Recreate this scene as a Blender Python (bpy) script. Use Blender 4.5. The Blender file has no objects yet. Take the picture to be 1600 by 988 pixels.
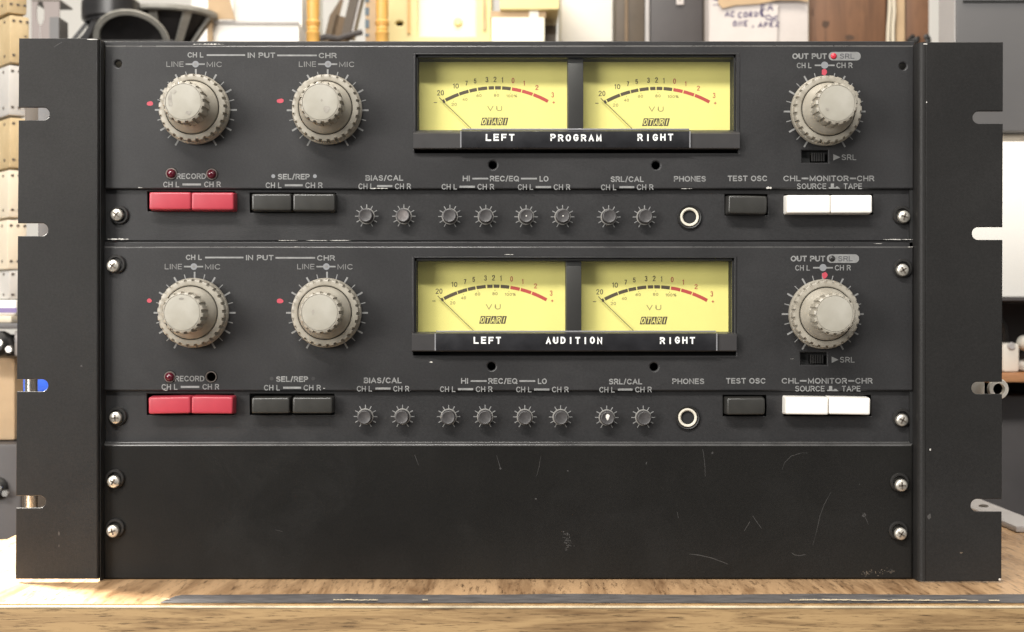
import bpy, bmesh, math, random
from mathutils import Vector, Matrix, Euler
random.seed(7)
sc = bpy.context.scene
COL = sc.collection
# ------------------------------------------------------------------ scale: 19 inch rack front, panel plane at y = 0
S = 0.0003134           # metres per photo pixel on the panel plane
D = 0.72                # camera to panel plane
ZC = 0.1291             # camera height above the table top
CY = 494.0
def K(y): return (D + y) / D
def W(px, py, y=0.0):
    k = S * K(y)
    return Vector(((px - 800) * k, y, ZC + (CY - py) * k))
def wx(px, y=0.0): return (px - 800) * S * K(y)
def wz(py, y=0.0): return ZC + (CY - py) * S * K(y)

# ------------------------------------------------------------------ camera
cam_d = bpy.data.cameras.new('camera')
cam = bpy.data.objects.new('camera', cam_d); COL.objects.link(cam)
cam.location = (0, -D, ZC); cam.rotation_euler = (math.radians(90), 0, 0)
cam_d.sensor_width = 36; cam_d.lens = 36 * D / (1600 * S)
cam_d.clip_start = 0.02; cam_d.clip_end = 60
cam_d.dof.use_dof = True; cam_d.dof.focus_distance = D - 0.004; cam_d.dof.aperture_fstop = 19
sc.camera = cam
# ------------------------------------------------------------------ room light and added fill lamps
world = bpy.data.worlds.new('World'); sc.world = world; world.use_nodes = True
nt = world.node_tree; nt.nodes.clear()
wo = nt.nodes.new('ShaderNodeOutputWorld'); bg = nt.nodes.new('ShaderNodeBackground')
tc = nt.nodes.new('ShaderNodeTexCoord'); sp = nt.nodes.new('ShaderNodeSeparateXYZ'); cr = nt.nodes.new('ShaderNodeValToRGB')
mr = nt.nodes.new('ShaderNodeMapRange'); mr.inputs['From Min'].default_value = -1; mr.inputs['From Max'].default_value = 1
nt.links.new(tc.outputs['Generated'], sp.inputs[0]); nt.links.new(sp.outputs['Z'], mr.inputs['Value'])
nt.links.new(mr.outputs[0], cr.inputs[0]); nt.links.new(cr.outputs[0], bg.inputs[0]); nt.links.new(bg.outputs[0], wo.inputs[0])
e = cr.color_ramp.elements
e[0].position = 0.42; e[0].color = (0.05, 0.047, 0.045, 1)
e[1].position = 0.70; e[1].color = (0.97, 0.98, 1.0, 1)
bg.inputs[1].default_value = 0.42
def area(name, loc, target, sx, sy, power, col=(1, 0.965, 0.915), spread=180):
    l = bpy.data.lights.new(name, 'AREA'); l.shape = 'RECTANGLE'; l.size = sx; l.size_y = sy; l.energy = power; l.color = col; l.spread = math.radians(spread)
    o = bpy.data.objects.new(name, l); COL.objects.link(o); o.location = loc
    d = Vector(target) - Vector(loc)
    o.rotation_euler = d.to_track_quat('-Z', 'Y').to_euler()
    return o
area('ceiling_tube_light', (-0.42, -1.30, 1.42), (0, 0, 0.16), 1.25, 0.09, 45)
area('left_fill_light', (-1.35, -1.40, 0.50), (0, 0, 0.16), 0.8, 0.7, 33)  # added fill that lifts the shaded meter recesses
area('right_fill_light', (1.35, -1.60, 0.55), (0, 0, 0.16), 0.8, 0.6, 3.5)  # weak fill lamp added on the right
area('back_room_light', (0.0, 0.15, 1.75), (0, 1.3, 0.55), 1.8, 0.5, 35, (1, 0.90, 0.76))
area('table_fill_light', (-0.80, 0.32, 0.62), (-0.37, -0.03, 0.0), 0.25, 0.25, 10, (1, 0.95, 0.86), 50)  # narrow lamp added to whiten the left end of the table top
sc.view_settings.view_transform = 'Standard'; sc.view_settings.look = 'None'
sc.view_settings.exposure = 0; sc.view_settings.gamma = 1

# ------------------------------------------------------------------ materials
def rgb(c): return (c[0], c[1], c[2], 1)
def mat(name, col, rough=0.5, metal=0.0, var=0.0, vscale=30, bump=0.0, bscale=400, spec=0.5, coat=0.0, col2=None, stretch=None, wear=0.0):
    m = bpy.data.materials.new(name); m.use_nodes = True
    n = m.node_tree; p = n.nodes['Principled BSDF']
    p.inputs['Base Color'].default_value = rgb(col); p.inputs['Roughness'].default_value = rough
    p.inputs['Metallic'].default_value = metal; p.inputs['Specular IOR Level'].default_value = spec
    if coat: p.inputs['Coat Weight'].default_value = coat; p.inputs['Coat Roughness'].default_value = 0.15
    t = n.nodes.new('ShaderNodeTexCoord'); src = t.outputs['Object']
    if stretch:
        mp = n.nodes.new('ShaderNodeMapping'); mp.inputs['Scale'].default_value = stretch
        n.links.new(src, mp.inputs[0]); src = mp.outputs[0]
    if var or col2:
        z = n.nodes.new('ShaderNodeTexNoise'); z.inputs['Scale'].default_value = vscale; z.inputs['Detail'].default_value = 6; z.inputs['Roughness'].default_value = 0.6
        n.links.new(src, z.inputs['Vector'])
        r = n.nodes.new('ShaderNodeValToRGB'); n.links.new(z.outputs[0], r.inputs[0]); n.links.new(r.outputs[0], p.inputs['Base Color'])
        a, b = r.color_ramp.elements; a.position = 0.34; b.position = 0.66
        a.color = rgb(col2 if col2 else [v * (1 - var) for v in col]); b.color = rgb(col if col2 else [min(1, v * (1 + var)) for v in col])
        r2 = n.nodes.new('ShaderNodeMapRange'); r2.inputs['To Min'].default_value = max(0.02, rough - 0.07); r2.inputs['To Max'].default_value = rough + 0.07
        n.links.new(z.outputs[0], r2.inputs['Value']); n.links.new(r2.outputs[0], p.inputs['Roughness'])
    if wear:      # fine paint grain and broad hand grime, multiplied over the paint and into its gloss
        base = p.inputs['Base Color'].links[0].from_socket; rs = p.inputs['Roughness'].links[0].from_socket
        g = n.nodes.new('ShaderNodeTexNoise'); g.inputs['Scale'].default_value = 900; g.inputs['Detail'].default_value = 2; n.links.new(src, g.inputs['Vector'])
        g1 = n.nodes.new('ShaderNodeMapRange'); g1.inputs['From Min'].default_value = 0.3; g1.inputs['From Max'].default_value = 0.7; g1.inputs['To Min'].default_value = 1 - wear; g1.inputs['To Max'].default_value = 1 + wear; n.links.new(g.outputs[0], g1.inputs['Value'])
        h = n.nodes.new('ShaderNodeTexNoise'); h.inputs['Scale'].default_value = 22; h.inputs['Detail'].default_value = 8; h.inputs['Roughness'].default_value = 0.7; h.inputs['Distortion'].default_value = 1.2; n.links.new(src, h.inputs['Vector'])
        h1 = n.nodes.new('ShaderNodeMapRange'); h1.inputs['From Min'].default_value = 0.52; h1.inputs['From Max'].default_value = 0.72; h1.inputs['To Min'].default_value = 0.0; h1.inputs['To Max'].default_value = 0.13; n.links.new(h.outputs[0], h1.inputs['Value'])
        mm = n.nodes.new('ShaderNodeMix'); mm.data_type = 'RGBA'; mm.blend_type = 'MULTIPLY'; mm.inputs[0].default_value = 1
        n.links.new(base, mm.inputs[6]); n.links.new(g1.outputs[0], mm.inputs[7]); n.links.new(mm.outputs[2], p.inputs['Base Color'])
        ad = n.nodes.new('ShaderNodeMath'); ad.operation = 'ADD'; n.links.new(rs, ad.inputs[0]); n.links.new(h1.outputs[0], ad.inputs[1]); n.links.new(ad.outputs[0], p.inputs['Roughness'])
    if bump:
        z2 = n.nodes.new('ShaderNodeTexNoise'); z2.inputs['Scale'].default_value = bscale; z2.inputs['Detail'].default_value = 3
        n.links.new(src, z2.inputs['Vector'])
        b2 = n.nodes.new('ShaderNodeBump'); b2.inputs['Strength'].default_value = bump; b2.inputs['Distance'].default_value = 0.0003
        n.links.new(z2.outputs[0], b2.inputs['Height']); n.links.new(b2.outputs[0], p.inputs['Normal'])
    return m
M = {}
M['panel'] = mat('charcoal panel paint', (0.022, 0.0215, 0.0220), 0.40, spec=0.36, wear=0.12, var=0.18, vscale=14, bump=0.25, bscale=2600)
M['ear'] = mat('dark grey rack paint', (0.018, 0.0172, 0.0165), 0.43, spec=0.20, wear=0.12, var=0.16, vscale=11, bump=0.25, bscale=2400)
M['blank'] = mat('black blank panel paint', (0.0105, 0.0100, 0.0092), 0.38, spec=0.19, wear=0.12, var=0.26, vscale=9, bump=0.25, bscale=2400)
M['edge'] = mat('painted edge highlight', (0.07, 0.068, 0.066), 0.28, var=0.35, vscale=60)  # paler tone for top bevels, puts the highlight line into the colour
M['bezel'] = mat('black bezel plastic', (0.036, 0.034, 0.034), 0.38, var=0.10, vscale=40)
M['dark'] = mat('black recess', (0.008, 0.008, 0.008), 0.7)
M['print'] = mat('silkscreen ink', (0.205, 0.205, 0.20), 0.6, var=0.2, vscale=260)
M['print_dim'] = mat('worn silkscreen ink', (0.17, 0.167, 0.163), 0.6, var=0.22, vscale=220)
M['print_grey'] = mat('grey silkscreen ink', (0.20, 0.205, 0.215), 0.6)
M['pill_ink'] = mat('dark grey pill lettering', (0.085, 0.085, 0.088), 0.6)
M['chip'] = mat('bare metal chips', (0.55, 0.53, 0.49), 0.45, var=0.35, vscale=500)
M['scratch'] = mat('fine scratches', (0.046, 0.044, 0.042), 0.5, var=0.45, vscale=180)
M['scuff'] = mat('tan scuff residue', (0.09, 0.07, 0.05), 0.7, var=0.4, vscale=700)
M['ivory'] = mat('aged ivory plastic', (0.35, 0.325, 0.272), 0.38, col2=(0.255, 0.23, 0.185), vscale=95, bump=0.1, bscale=1500)
M['ivory_cap'] = mat('aged ivory cap', (0.385, 0.365, 0.315), 0.36, col2=(0.32, 0.30, 0.25), vscale=70)
M['grime'] = mat('grey thumb grime', (0.27, 0.25, 0.215), 0.5, var=0.25, vscale=300)
M['red_btn'] = mat('red button plastic', (0.37, 0.036, 0.054), 0.36, var=0.05, vscale=60)
M['white_btn'] = mat('white button plastic', (0.86, 0.83, 0.77), 0.35, var=0.02, vscale=60)
M['black_btn'] = mat('black button plastic', (0.030, 0.029, 0.026), 0.30, var=0.15, vscale=60)
M['pot'] = mat('grey trim knob', (0.050, 0.047, 0.047), 0.42, var=0.2, vscale=300)
M['pot_worn'] = mat('worn grey trim knob', (0.15, 0.135, 0.13), 0.40, var=0.3, vscale=300)
M['collar'] = mat('pale trim collar', (0.33, 0.32, 0.30), 0.35, metal=0.3)
M['cream'] = mat('cream jack ring', (0.66, 0.62, 0.52), 0.4)
M['steel'] = mat('bright screw steel', (0.55, 0.52, 0.46), 0.38, metal=0.75, var=0.12, vscale=900)
M['cup'] = mat('black cup washer', (0.022, 0.021, 0.02), 0.28)
M['slotmark'] = mat('screw recess', (0.12, 0.10, 0.08), 0.5, metal=0.4)
M['red_mark'] = mat('red paint mark', (0.42, 0.05, 0.075), 0.5)
M['led'] = mat('dark red lens', (0.075, 0.004, 0.012), 0.10, spec=0.7)
M['led_small'] = mat('red lens', (0.50, 0.03, 0.05), 0.25)
M['led_ring'] = mat('lamp rim', (0.22, 0.19, 0.17), 0.3, metal=0.6)
M['vu'] = mat('yellow meter face', (0.87, 0.785, 0.262), 0.6, var=0.03, vscale=30)
M['vu_ink'] = mat('meter brown ink', (0.085, 0.065, 0.04), 0.6)
M['vu_ink_soft'] = mat('meter fine ink', (0.30, 0.25, 0.10), 0.6)
M['vu_red'] = mat('meter red ink', (0.50, 0.07, 0.06), 0.6)
M['tape'] = mat('black label tape', (0.018, 0.018, 0.020), 0.22, var=0.2, vscale=120, bump=0.15, bscale=500)
M['tape_ink'] = mat('embossed white', (0.80, 0.80, 0.78), 0.55, var=0.12, vscale=900)
M['holder'] = mat('clear label holder edge', (0.22, 0.22, 0.23), 0.2)
M['strip_grey'] = mat('worn edge strip', (0.085, 0.08, 0.08), 0.6, var=0.3, vscale=90, stretch=(1, 3, 3))
M['strip_cream'] = mat('cream edge line', (0.52, 0.44, 0.31), 0.5, var=0.3, vscale=60)
def glass_mat():
    m = bpy.data.materials.new('clear meter window'); m.use_nodes = True; n = m.node_tree; n.nodes.clear()
    o = n.nodes.new('ShaderNodeOutputMaterial'); mx = n.nodes.new('ShaderNodeMixShader'); t = n.nodes.new('ShaderNodeBsdfTransparent'); g = n.nodes.new('ShaderNodeBsdfGlossy')
    g.inputs['Roughness'].default_value = 0.05; t.inputs[0].default_value = (0.975, 0.98, 0.965, 1)
    lw = n.nodes.new('ShaderNodeLayerWeight'); pw = n.nodes.new('ShaderNodeMath'); pw.operation = 'POWER'; pw.inputs[1].default_value = 4; f = n.nodes.new('ShaderNodeMapRange'); f.inputs['To Min'].default_value = 0.03; f.inputs['To Max'].default_value = 0.7
    n.links.new(lw.outputs['Facing'], pw.inputs[0]); n.links.new(pw.outputs[0], f.inputs['Value'])
    n.links.new(f.outputs[0], mx.inputs[0]); n.links.new(t.outputs[0], mx.inputs[1]); n.links.new(g.outputs[0], mx.inputs[2]); n.links.new(mx.outputs[0], o.inputs[0])
    return m
M['glass'] = glass_mat()
def wood(name, c1, c2, c3, sc3, rough, scale=1.0, coat=0.0):
    m = bpy.data.materials.new(name); m.use_nodes = True; n = m.node_tree; p = n.nodes['Principled BSDF']
    t = n.nodes.new('ShaderNodeTexCoord'); mp = n.nodes.new('ShaderNodeMapping'); mp.inputs['Scale'].default_value = sc3
    n.links.new(t.outputs['Object'], mp.inputs[0])
    a = n.nodes.new('ShaderNodeTexNoise'); a.inputs['Scale'].default_value = 9 * scale; a.inputs['Detail'].default_value = 8; a.inputs['Roughness'].default_value = 0.62; a.inputs['Distortion'].default_value = 0.6
    b = n.nodes.new('ShaderNodeTexNoise'); b.inputs['Scale'].default_value = 60 * scale; b.inputs['Detail'].default_value = 5; b.inputs['Roughness'].default_value = 0.7
    n.links.new(mp.outputs[0], a.inputs[0]); n.links.new(mp.outputs[0], b.inputs[0])
    r = n.nodes.new('ShaderNodeValToRGB'); n.links.new(a.outputs[0], r.inputs[0])
    e = r.color_ramp.elements; e[0].position = 0.33; e[0].color = rgb(c2); e[1].position = 0.55; e[1].color = rgb(c1)
    r2 = n.nodes.new('ShaderNodeValToRGB'); n.links.new(b.outputs[0], r2.inputs[0])
    e2 = r2.color_ramp.elements; e2[0].position = 0.33; e2[0].color = (0.85, 0.85, 0.85, 1); e2[1].position = 0.46; e2[1].color = (0, 0, 0, 1)
    mx = n.nodes.new('ShaderNodeMix'); mx.data_type = 'RGBA'
    n.links.new(r2.outputs[0], mx.inputs[0]); n.links.new(r.outputs[0], mx.inputs[6]); mx.inputs[7].default_value = rgb(c3)
    n.links.new(mx.outputs[2], p.inputs['Base Color']); p.inputs['Roughness'].default_value = rough
    if coat: p.inputs['Coat Weight'].default_value = coat; p.inputs['Coat Roughness'].default_value = 0.22
    return m
M['table_top'] = wood('table laminate grain', (0.54, 0.345, 0.185), (0.22, 0.12, 0.056), (0.10, 0.055, 0.026), (3.4, 0.42, 1), 0.33, 2.6)
M['table_front'] = wood('table front grain', (0.38, 0.25, 0.12), (0.15, 0.085, 0.038), (0.055, 0.03, 0.014), (0.5, 1, 7), 0.45, 3.0)
M['brown_wood'] = wood('brown board', (0.175, 0.085, 0.042), (0.10, 0.048, 0.024), (0.10, 0.05, 0.025), (2.2, 1, 0.3), 0.5, 1.2)
M['orange_wood'] = wood('orange plank', (0.45, 0.22, 0.10), (0.34, 0.15, 0.06), (0.2, 0.08, 0.03), (0.3, 1, 3), 0.5, 2)
M['spindle'] = mat('turned honey wood', (0.72, 0.43, 0.12), 0.35, col2=(0.62, 0.34, 0.08), vscale=30, stretch=(3, 3, 0.4))
M['knot'] = mat('dark knot', (0.06, 0.03, 0.015), 0.6)
M['carton_y'] = mat('yellowed carton', (0.60, 0.48, 0.29), 0.6, col2=(0.40, 0.29, 0.15), vscale=18)
M['carton_w'] = mat('off white carton', (0.66, 0.58, 0.45), 0.6, var=0.12, vscale=14)
M['carton_g'] = mat('pale grey carton', (0.50, 0.48, 0.45), 0.6, var=0.12, vscale=14)
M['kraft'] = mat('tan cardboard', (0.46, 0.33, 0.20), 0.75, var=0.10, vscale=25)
M['kraft_dk'] = mat('dark brown cardboard', (0.17, 0.12, 0.075), 0.75, var=0.15, vscale=25)  # dark brown of its own, also on the shelf board and post strip
M['white'] = mat('white paint', (0.86, 0.84, 0.79), 0.6, var=0.02, vscale=5)
M['paper'] = mat('white paper', (0.56, 0.52, 0.50), 0.75, var=0.05, vscale=20)
M['ink'] = mat('violet pen ink', (0.06, 0.045, 0.13), 0.7)
M['cream_wood'] = mat('cream yellow painted wood', (0.80, 0.68, 0.34), 0.5, var=0.03, vscale=12)
M['cream_lt'] = mat('pale cream board', (0.86, 0.83, 0.66), 0.5, var=0.02, vscale=12)
M['mauve'] = mat('mauve grey sheet metal', (0.22, 0.185, 0.175), 0.45, var=0.05, vscale=20)
M['cab_grey'] = mat('grey cabinet enamel', (0.105, 0.102, 0.102), 0.45, var=0.06, vscale=8, bump=0.1, bscale=300)
M['cab_light'] = mat('light grey lit side and terminal', (0.42, 0.40, 0.39), 0.45, var=0.05, vscale=12)
M['dk_grey'] = mat('dark grey enamel', (0.062, 0.056, 0.056), 0.5, var=0.12, vscale=18)
M['post_brown'] = mat('dark olive brown paint', (0.085, 0.065, 0.045), 0.5, var=0.15, vscale=20)
M['spk_black'] = mat('black speaker frame', (0.018, 0.017, 0.017), 0.30, var=0.2, vscale=60)
M['spk_grey'] = mat('grey cast speaker frame', (0.28, 0.27, 0.24), 0.42, var=0.15, vscale=70)
M['cone'] = mat('black paper cone', (0.012, 0.010, 0.010), 0.85, var=0.2, vscale=60)
M['blue'] = mat('blue plastic', (0.02, 0.10, 0.60), 0.30, var=0.1, vscale=30)
M['slate'] = mat('slate blue ink', (0.10, 0.14, 0.17), 0.6)
M['chrome'] = mat('bare steel', (0.62, 0.60, 0.57), 0.25, metal=1.0)
M['violet'] = mat('violet stripe', (0.16, 0.12, 0.28), 0.5)
M['pipe'] = mat('beige pipe', (0.50, 0.44, 0.36), 0.45, var=0.08, vscale=30)
M['porcelain'] = mat('off white porcelain', (0.72, 0.68, 0.60), 0.4, var=0.06, vscale=40)
M['rubber'] = mat('black rubber', (0.012, 0.012, 0.012), 0.5)
M['floor'] = mat('grey concrete floor', (0.12, 0.115, 0.11), 0.7, var=0.15, vscale=3)
M['cord'] = mat('ivory cord', (0.55, 0.50, 0.40), 0.6)

# ------------------------------------------------------------------ mesh helpers
class MB:
    """collects shapes in one mesh; each call takes a material slot"""
    def __init__(self): self.bm = bmesh.new(); self.mats = []
    def slot(self, m):
        if m not in self.mats: self.mats.append(m)
        return self.mats.index(m)
    def face(self, vs, m):
        try: f = self.bm.faces.new(vs); f.material_index = self.slot(m); return f
        except ValueError: return None
    def mesh(self, me, m, mx=None):
        i = self.slot(m)
        vs = [self.bm.verts.new((mx @ v.co) if mx else v.co) for v in me.vertices]
        for p in me.polygons:
            try: f = self.bm.faces.new([vs[k] for k in p.vertices]); f.material_index = i
            except ValueError: pass
        bpy.data.meshes.remove(me)
    def box(self, lo, hi, m, bev=0.0, mx=None):
        b = bmesh.new()
        bmesh.ops.create_cube(b, size=1)
        c = [(lo[k] + hi[k]) / 2 for k in range(3)]; d = [abs(hi[k] - lo[k]) for k in range(3)]
        for v in b.verts: v.co = Vector((c[0] + v.co.x * d[0], c[1] + v.co.y * d[1], c[2] + v.co.z * d[2]))
        if bev: bmesh.ops.bevel(b, geom=b.edges[:], offset=bev, segments=2, profile=0.6, affect='EDGES')
        me = bpy.data.meshes.new('t'); b.to_mesh(me); b.free(); self.mesh(me, m, mx)
    def lathe(self, prof, m, n=48, org=(0, 0, 0), axis='Y', rfun=None, mats=None):
        """prof: (radius, height) pairs; axis Y = heights towards the camera (-y), axis Z = up"""
        rings = []
        for i, (r, h) in enumerate(prof):
            if r < 1e-7:
                rings.append([self.bm.verts.new(self._p(0, 0, h, org, axis))]); continue
            R = []
            for k in range(n):
                a = 2 * math.pi * k / n
                rr = rfun(i, a, r) if rfun else r
                R.append(self.bm.verts.new(self._p(rr * math.cos(a), rr * math.sin(a), h, org, axis)))
            rings.append(R)
        for i in range(len(rings) - 1):
            A, B = rings[i], rings[i + 1]; mm = mats[i] if mats else m
            for k in range(n):
                k2 = (k + 1) % n
                if len(A) == 1 and len(B) == 1: continue
                if len(A) == 1: self.face([A[0], B[k], B[k2]], mm)
                elif len(B) == 1: self.face([A[k], A[k2], B[0]], mm)
                else: self.face([A[k], A[k2], B[k2], B[k]], mm)
    @staticmethod
    def _p(a, b, h, o, axis):
        if axis == 'Y': return (o[0] + a, o[1] - h, o[2] + b)
        if axis == 'X': return (o[0] + h, o[1] + a, o[2] + b)
        return (o[0] + a, o[1] + b, o[2] + h)
    def plate(self, outer, holes, y0, y1, m, bev=0.0, edge=None):
        """flat plate from (x, z) outlines, front face y0, back y1, rounded edges"""
        c = bpy.data.curves.new('t', 'CURVE'); c.dimensions = '2D'; c.fill_mode = 'BOTH'
        c.extrude = max(1e-6, abs(y1 - y0) / 2 - bev); c.bevel_depth = bev; c.bevel_resolution = 2; c.offset = -bev
        for p in [outer] + holes:
            s = c.splines.new('POLY'); s.points.add(len(p) - 1)
            for q, a in zip(s.points, p): q.co = (a[0], a[1], 0, 1)
            s.use_cyclic_u = True
        o = bpy.data.objects.new('t', c); me = bpy.data.meshes.new_from_object(o)
        bpy.data.objects.remove(o); bpy.data.curves.remove(c)
        f0 = len(self.bm.faces); self.mesh(me, m, Matrix(((1, 0, 0, 0), (0, 0, -1, (y0 + y1) / 2), (0, 1, 0, 0), (0, 0, 0, 1))))
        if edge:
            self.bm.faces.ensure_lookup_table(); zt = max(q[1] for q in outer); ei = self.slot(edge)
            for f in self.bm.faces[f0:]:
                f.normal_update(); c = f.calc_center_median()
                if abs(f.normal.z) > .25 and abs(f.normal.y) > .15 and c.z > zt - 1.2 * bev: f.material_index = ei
    def ngon(self, pts, y, m):
        """thin print patch: (x, z) outline at depth y"""
        self.face([self.bm.verts.new((p[0], y, p[1])) for p in pts], m)
    def stroke(self, pts, w, y, m, taper=False):
        """flat ribbon along (x, z) points"""
        L, R = [], []
        n = len(pts)
        for i, p in enumerate(pts):
            a = Vector(pts[max(0, i - 1)]); b = Vector(pts[min(n - 1, i + 1)]); d = (b - a).normalized(); q = Vector((-d.y, d.x))
            ww = w / 2 * (0.35 + 0.65 * math.sin(math.pi * (i + 0.5) / n) if taper else 1)
            L.append(self.bm.verts.new((p[0] + q.x * ww, y, p[1] + q.y * ww))); R.append(self.bm.verts.new((p[0] - q.x * ww, y, p[1] - q.y * ww)))
        for i in range(n - 1): self.face([L[i], R[i], R[i + 1], L[i + 1]], m)
    def tube(self, pts, r, m, n=10):
        pts = [Vector(p) for p in pts]; rings = []
        for i, p in enumerate(pts):
            d = (pts[min(len(pts) - 1, i + 1)] - pts[max(0, i - 1)]).normalized()
            u = d.cross(Vector((0.13, 0.21, 0.97)))
            if u.length < 1e-3: u = d.cross(Vector((1, 0, 0)))
            u.normalize(); v = d.cross(u)
            rings.append([self.bm.verts.new(p + r * (math.cos(2 * math.pi * k / n) * u + math.sin(2 * math.pi * k / n) * v)) for k in range(n)])
        for A, B in zip(rings, rings[1:]):
            for k in range(n): self.face([A[k], A[(k + 1) % n], B[(k + 1) % n], B[k]], m)
        self.face(rings[0], m); self.face(rings[-1][::-1], m)
    def text(self, s, px0, px1, pyc, cap, y, m, w=1.5, gap=0.20, shear=0.0):
        """stroke lettering fitted between photo columns px0..px1, cap height and stroke width in photo pixels"""
        x = 0.0; items = []
        for ch in s:
            if ch == ' ': x += 0.46; continue
            gw, st = GL[ch]; items.append((x, st)); x += gw + gap + 0.10
        tot = max(1e-6, x - gap - 0.10); kx = max(0.01, (px1 - px0 - w)) / tot; q = 0
        if tot < 1e-3: kx = 1
        for x0, st in items:
            for line in st:
                pts = []
                for a, c in line:
                    X = px0 + w / 2 + (x0 + a) * kx + shear * c * cap; Y = pyc + cap / 2 - w / 2 - c * (cap - w)
                    pts.append((wx(X, y), wz(Y, y)))
                self.mstroke(pts, w * S * K(y), y - 2e-6 * (q % 7), m); q += 1
    def mstroke(self, pts, w, y, m):
        """ribbon with mitred corners and square ends"""
        P = [Vector(p) for p in pts]; closed = (P[0] - P[-1]).length < 1e-7
        if closed: P = P[:-1]
        n = len(P); L, Rr = [], []
        for i in range(n):
            d0 = (P[i] - P[i - 1]).normalized() if (closed or i) else (P[1] - P[0]).normalized()
            d1 = (P[(i + 1) % n] - P[i]).normalized() if (closed or i < n - 1) else d0
            t = d0 + d1
            t = d1 if t.length < 1e-3 else t.normalized()
            nn = Vector((-t.y, t.x)); k = min(1.9, 1 / max(0.3, nn.dot(Vector((-d1.y, d1.x)))))
            e = Vector((0, 0))
            if not closed and i == 0: e = -d1 * w * 0.45
            if not closed and i == n - 1: e = d0 * w * 0.45
            p = P[i] + e
            L.append(self.bm.verts.new((p.x + nn.x * w / 2 * k, y, p.y + nn.y * w / 2 * k))); Rr.append(self.bm.verts.new((p.x - nn.x * w / 2 * k, y, p.y - nn.y * w / 2 * k)))
        for i in range(n if closed else n - 1):
            j = (i + 1) % n; self.face([L[i], Rr[i], Rr[j], L[j]], m)
    def build(self, name, parent=None, at=None, smooth=30, **tags):
        me = bpy.data.meshes.new(name)
        base = wl(parent) if (parent and at is None) else Vector((0, 0, 0))
        if base.length: bmesh.ops.translate(self.bm, verts=self.bm.verts, vec=-base)
        bmesh.ops.recalc_face_normals(self.bm, faces=self.bm.faces[:])
        self.bm.to_mesh(me); self.bm.free()
        for m in self.mats: me.materials.append(M[m])
        if smooth:
            me.shade_smooth(); me.set_sharp_from_angle(angle=math.radians(smooth))
        o = bpy.data.objects.new(name, me); COL.objects.link(o)
        if parent: o.parent = parent
        if at is not None: o.location = Vector(at) - (wl(parent) if parent else Vector((0, 0, 0)))
        tag(o, **tags); return o
def arc_(cx, cy, rx, ry, a0, a1, n=10):
    return [(cx + rx * math.cos(math.radians(a0 + (a1 - a0) * k / n)), cy + ry * math.sin(math.radians(a0 + (a1 - a0) * k / n))) for k in range(n + 1)]
# grotesque skeleton letters: (width, strokes), cap height 1
GL = {'A': (.74, [[(0, 0), (.37, 1), (.74, 0)], [(.13, .33), (.61, .33)]]),
 'B': (.62, [[(.36, .53)] + arc_(.36, .765, .22, .235, -90, 90) + [(0, 1), (0, 0)] + arc_(.38, .265, .24, .265, -90, 90) + [(0, .53)]]),
 'C': (.70, [arc_(.37, .5, .37, .5, 42, 318, 18)]),
 'D': (.68, [[(0, 0), (0, 1)] + arc_(.26, .5, .42, .5, 90, -90, 14) + [(0, 0)]]),
 'E': (.54, [[(.54, 1), (0, 1), (0, 0), (.54, 0)], [(0, .52), (.48, .52)]]),
 'F': (.52, [[(.52, 1), (0, 1), (0, 0)], [(0, .5), (.44, .5)]]),
 'G': (.72, [arc_(.37, .5, .37, .5, 42, 330, 18) + [(.70, .46), (.40, .46)]]),
 'H': (.64, [[(0, 0), (0, 1)], [(.64, 0), (.64, 1)], [(0, .51), (.64, .51)]]),
 'I': (.0, [[(0, 0), (0, 1)]]),
 'L': (.50, [[(0, 1), (0, 0), (.50, 0)]]),
 'M': (.78, [[(0, 0), (0, 1), (.39, .12), (.78, 1), (.78, 0)]]),
 'N': (.64, [[(0, 0), (0, 1), (.64, 0), (.64, 1)]]),
 'O': (.76, [arc_(.38, .5, .38, .5, 90, 450, 24)]),
 'P': (.58, [[(0, 0), (0, 1)] + arc_(.32, .73, .26, .27, 90, -90) + [(0, .46)]]),
 'Q': (.76, [arc_(.38, .5, .38, .5, 90, 450, 24), [(.48, .26), (.76, -.04)]]),
 'R': (.62, [[(0, 0), (0, 1)] + arc_(.34, .74, .26, .26, 90, -90) + [(0, .48)], [(.36, .48), (.62, 0)]]),
 'S': (.60, [arc_(.30, .74, .27, .26, 30, 200, 9) + arc_(.30, .26, .29, .26, 80, -155, 12)]),
 'T': (.60, [[(0, 1), (.60, 1)], [(.30, 1), (.30, 0)]]),
 'U': (.64, [[(0, 1), (0, .32)] + arc_(.32, .32, .32, .32, 180, 360, 12) + [(.64, 1)]]),
 'V': (.70, [[(0, 1), (.35, 0), (.70, 1)]]),
 '/': (.30, [[(0, -.06), (.30, 1.06)]]), '%': (.8, [arc_(.15, .78, .14, .2, 0, 360), arc_(.62, .22, .14, .2, 0, 360), [(.15, 0), (.62, 1)]]),
 '0': (.50, [arc_(.25, .5, .25, .5, 90, 450, 20)]), '1': (.16, [[(0, .84), (.16, 1), (.16, 0)]]),
 '2': (.50, [arc_(.25, .74, .25, .26, 170, -20, 10) + [(0, 0), (.50, 0)]]),
 '3': (.50, [arc_(.24, .76, .23, .24, 160, -80, 10) + arc_(.24, .26, .26, .26, 80, -160, 12)]),
 '4': (.54, [[(.40, 0), (.40, 1), (0, .28), (.54, .28)]]),
 '5': (.50, [[(.46, 1), (.08, 1), (.03, .55)] + arc_(.24, .32, .26, .32, 120, -150, 12)]),
 '6': (.50, [[(.40, 1)] + arc_(.25, .32, .25, .32, 150, 510, 18)]),
 '7': (.48, [[(0, 1), (.48, 1), (.16, 0)]]),
 '8': (.50, [arc_(.25, .76, .21, .24, 90, 450, 14), arc_(.25, .26, .25, .26, 90, 450, 14)])}
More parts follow.
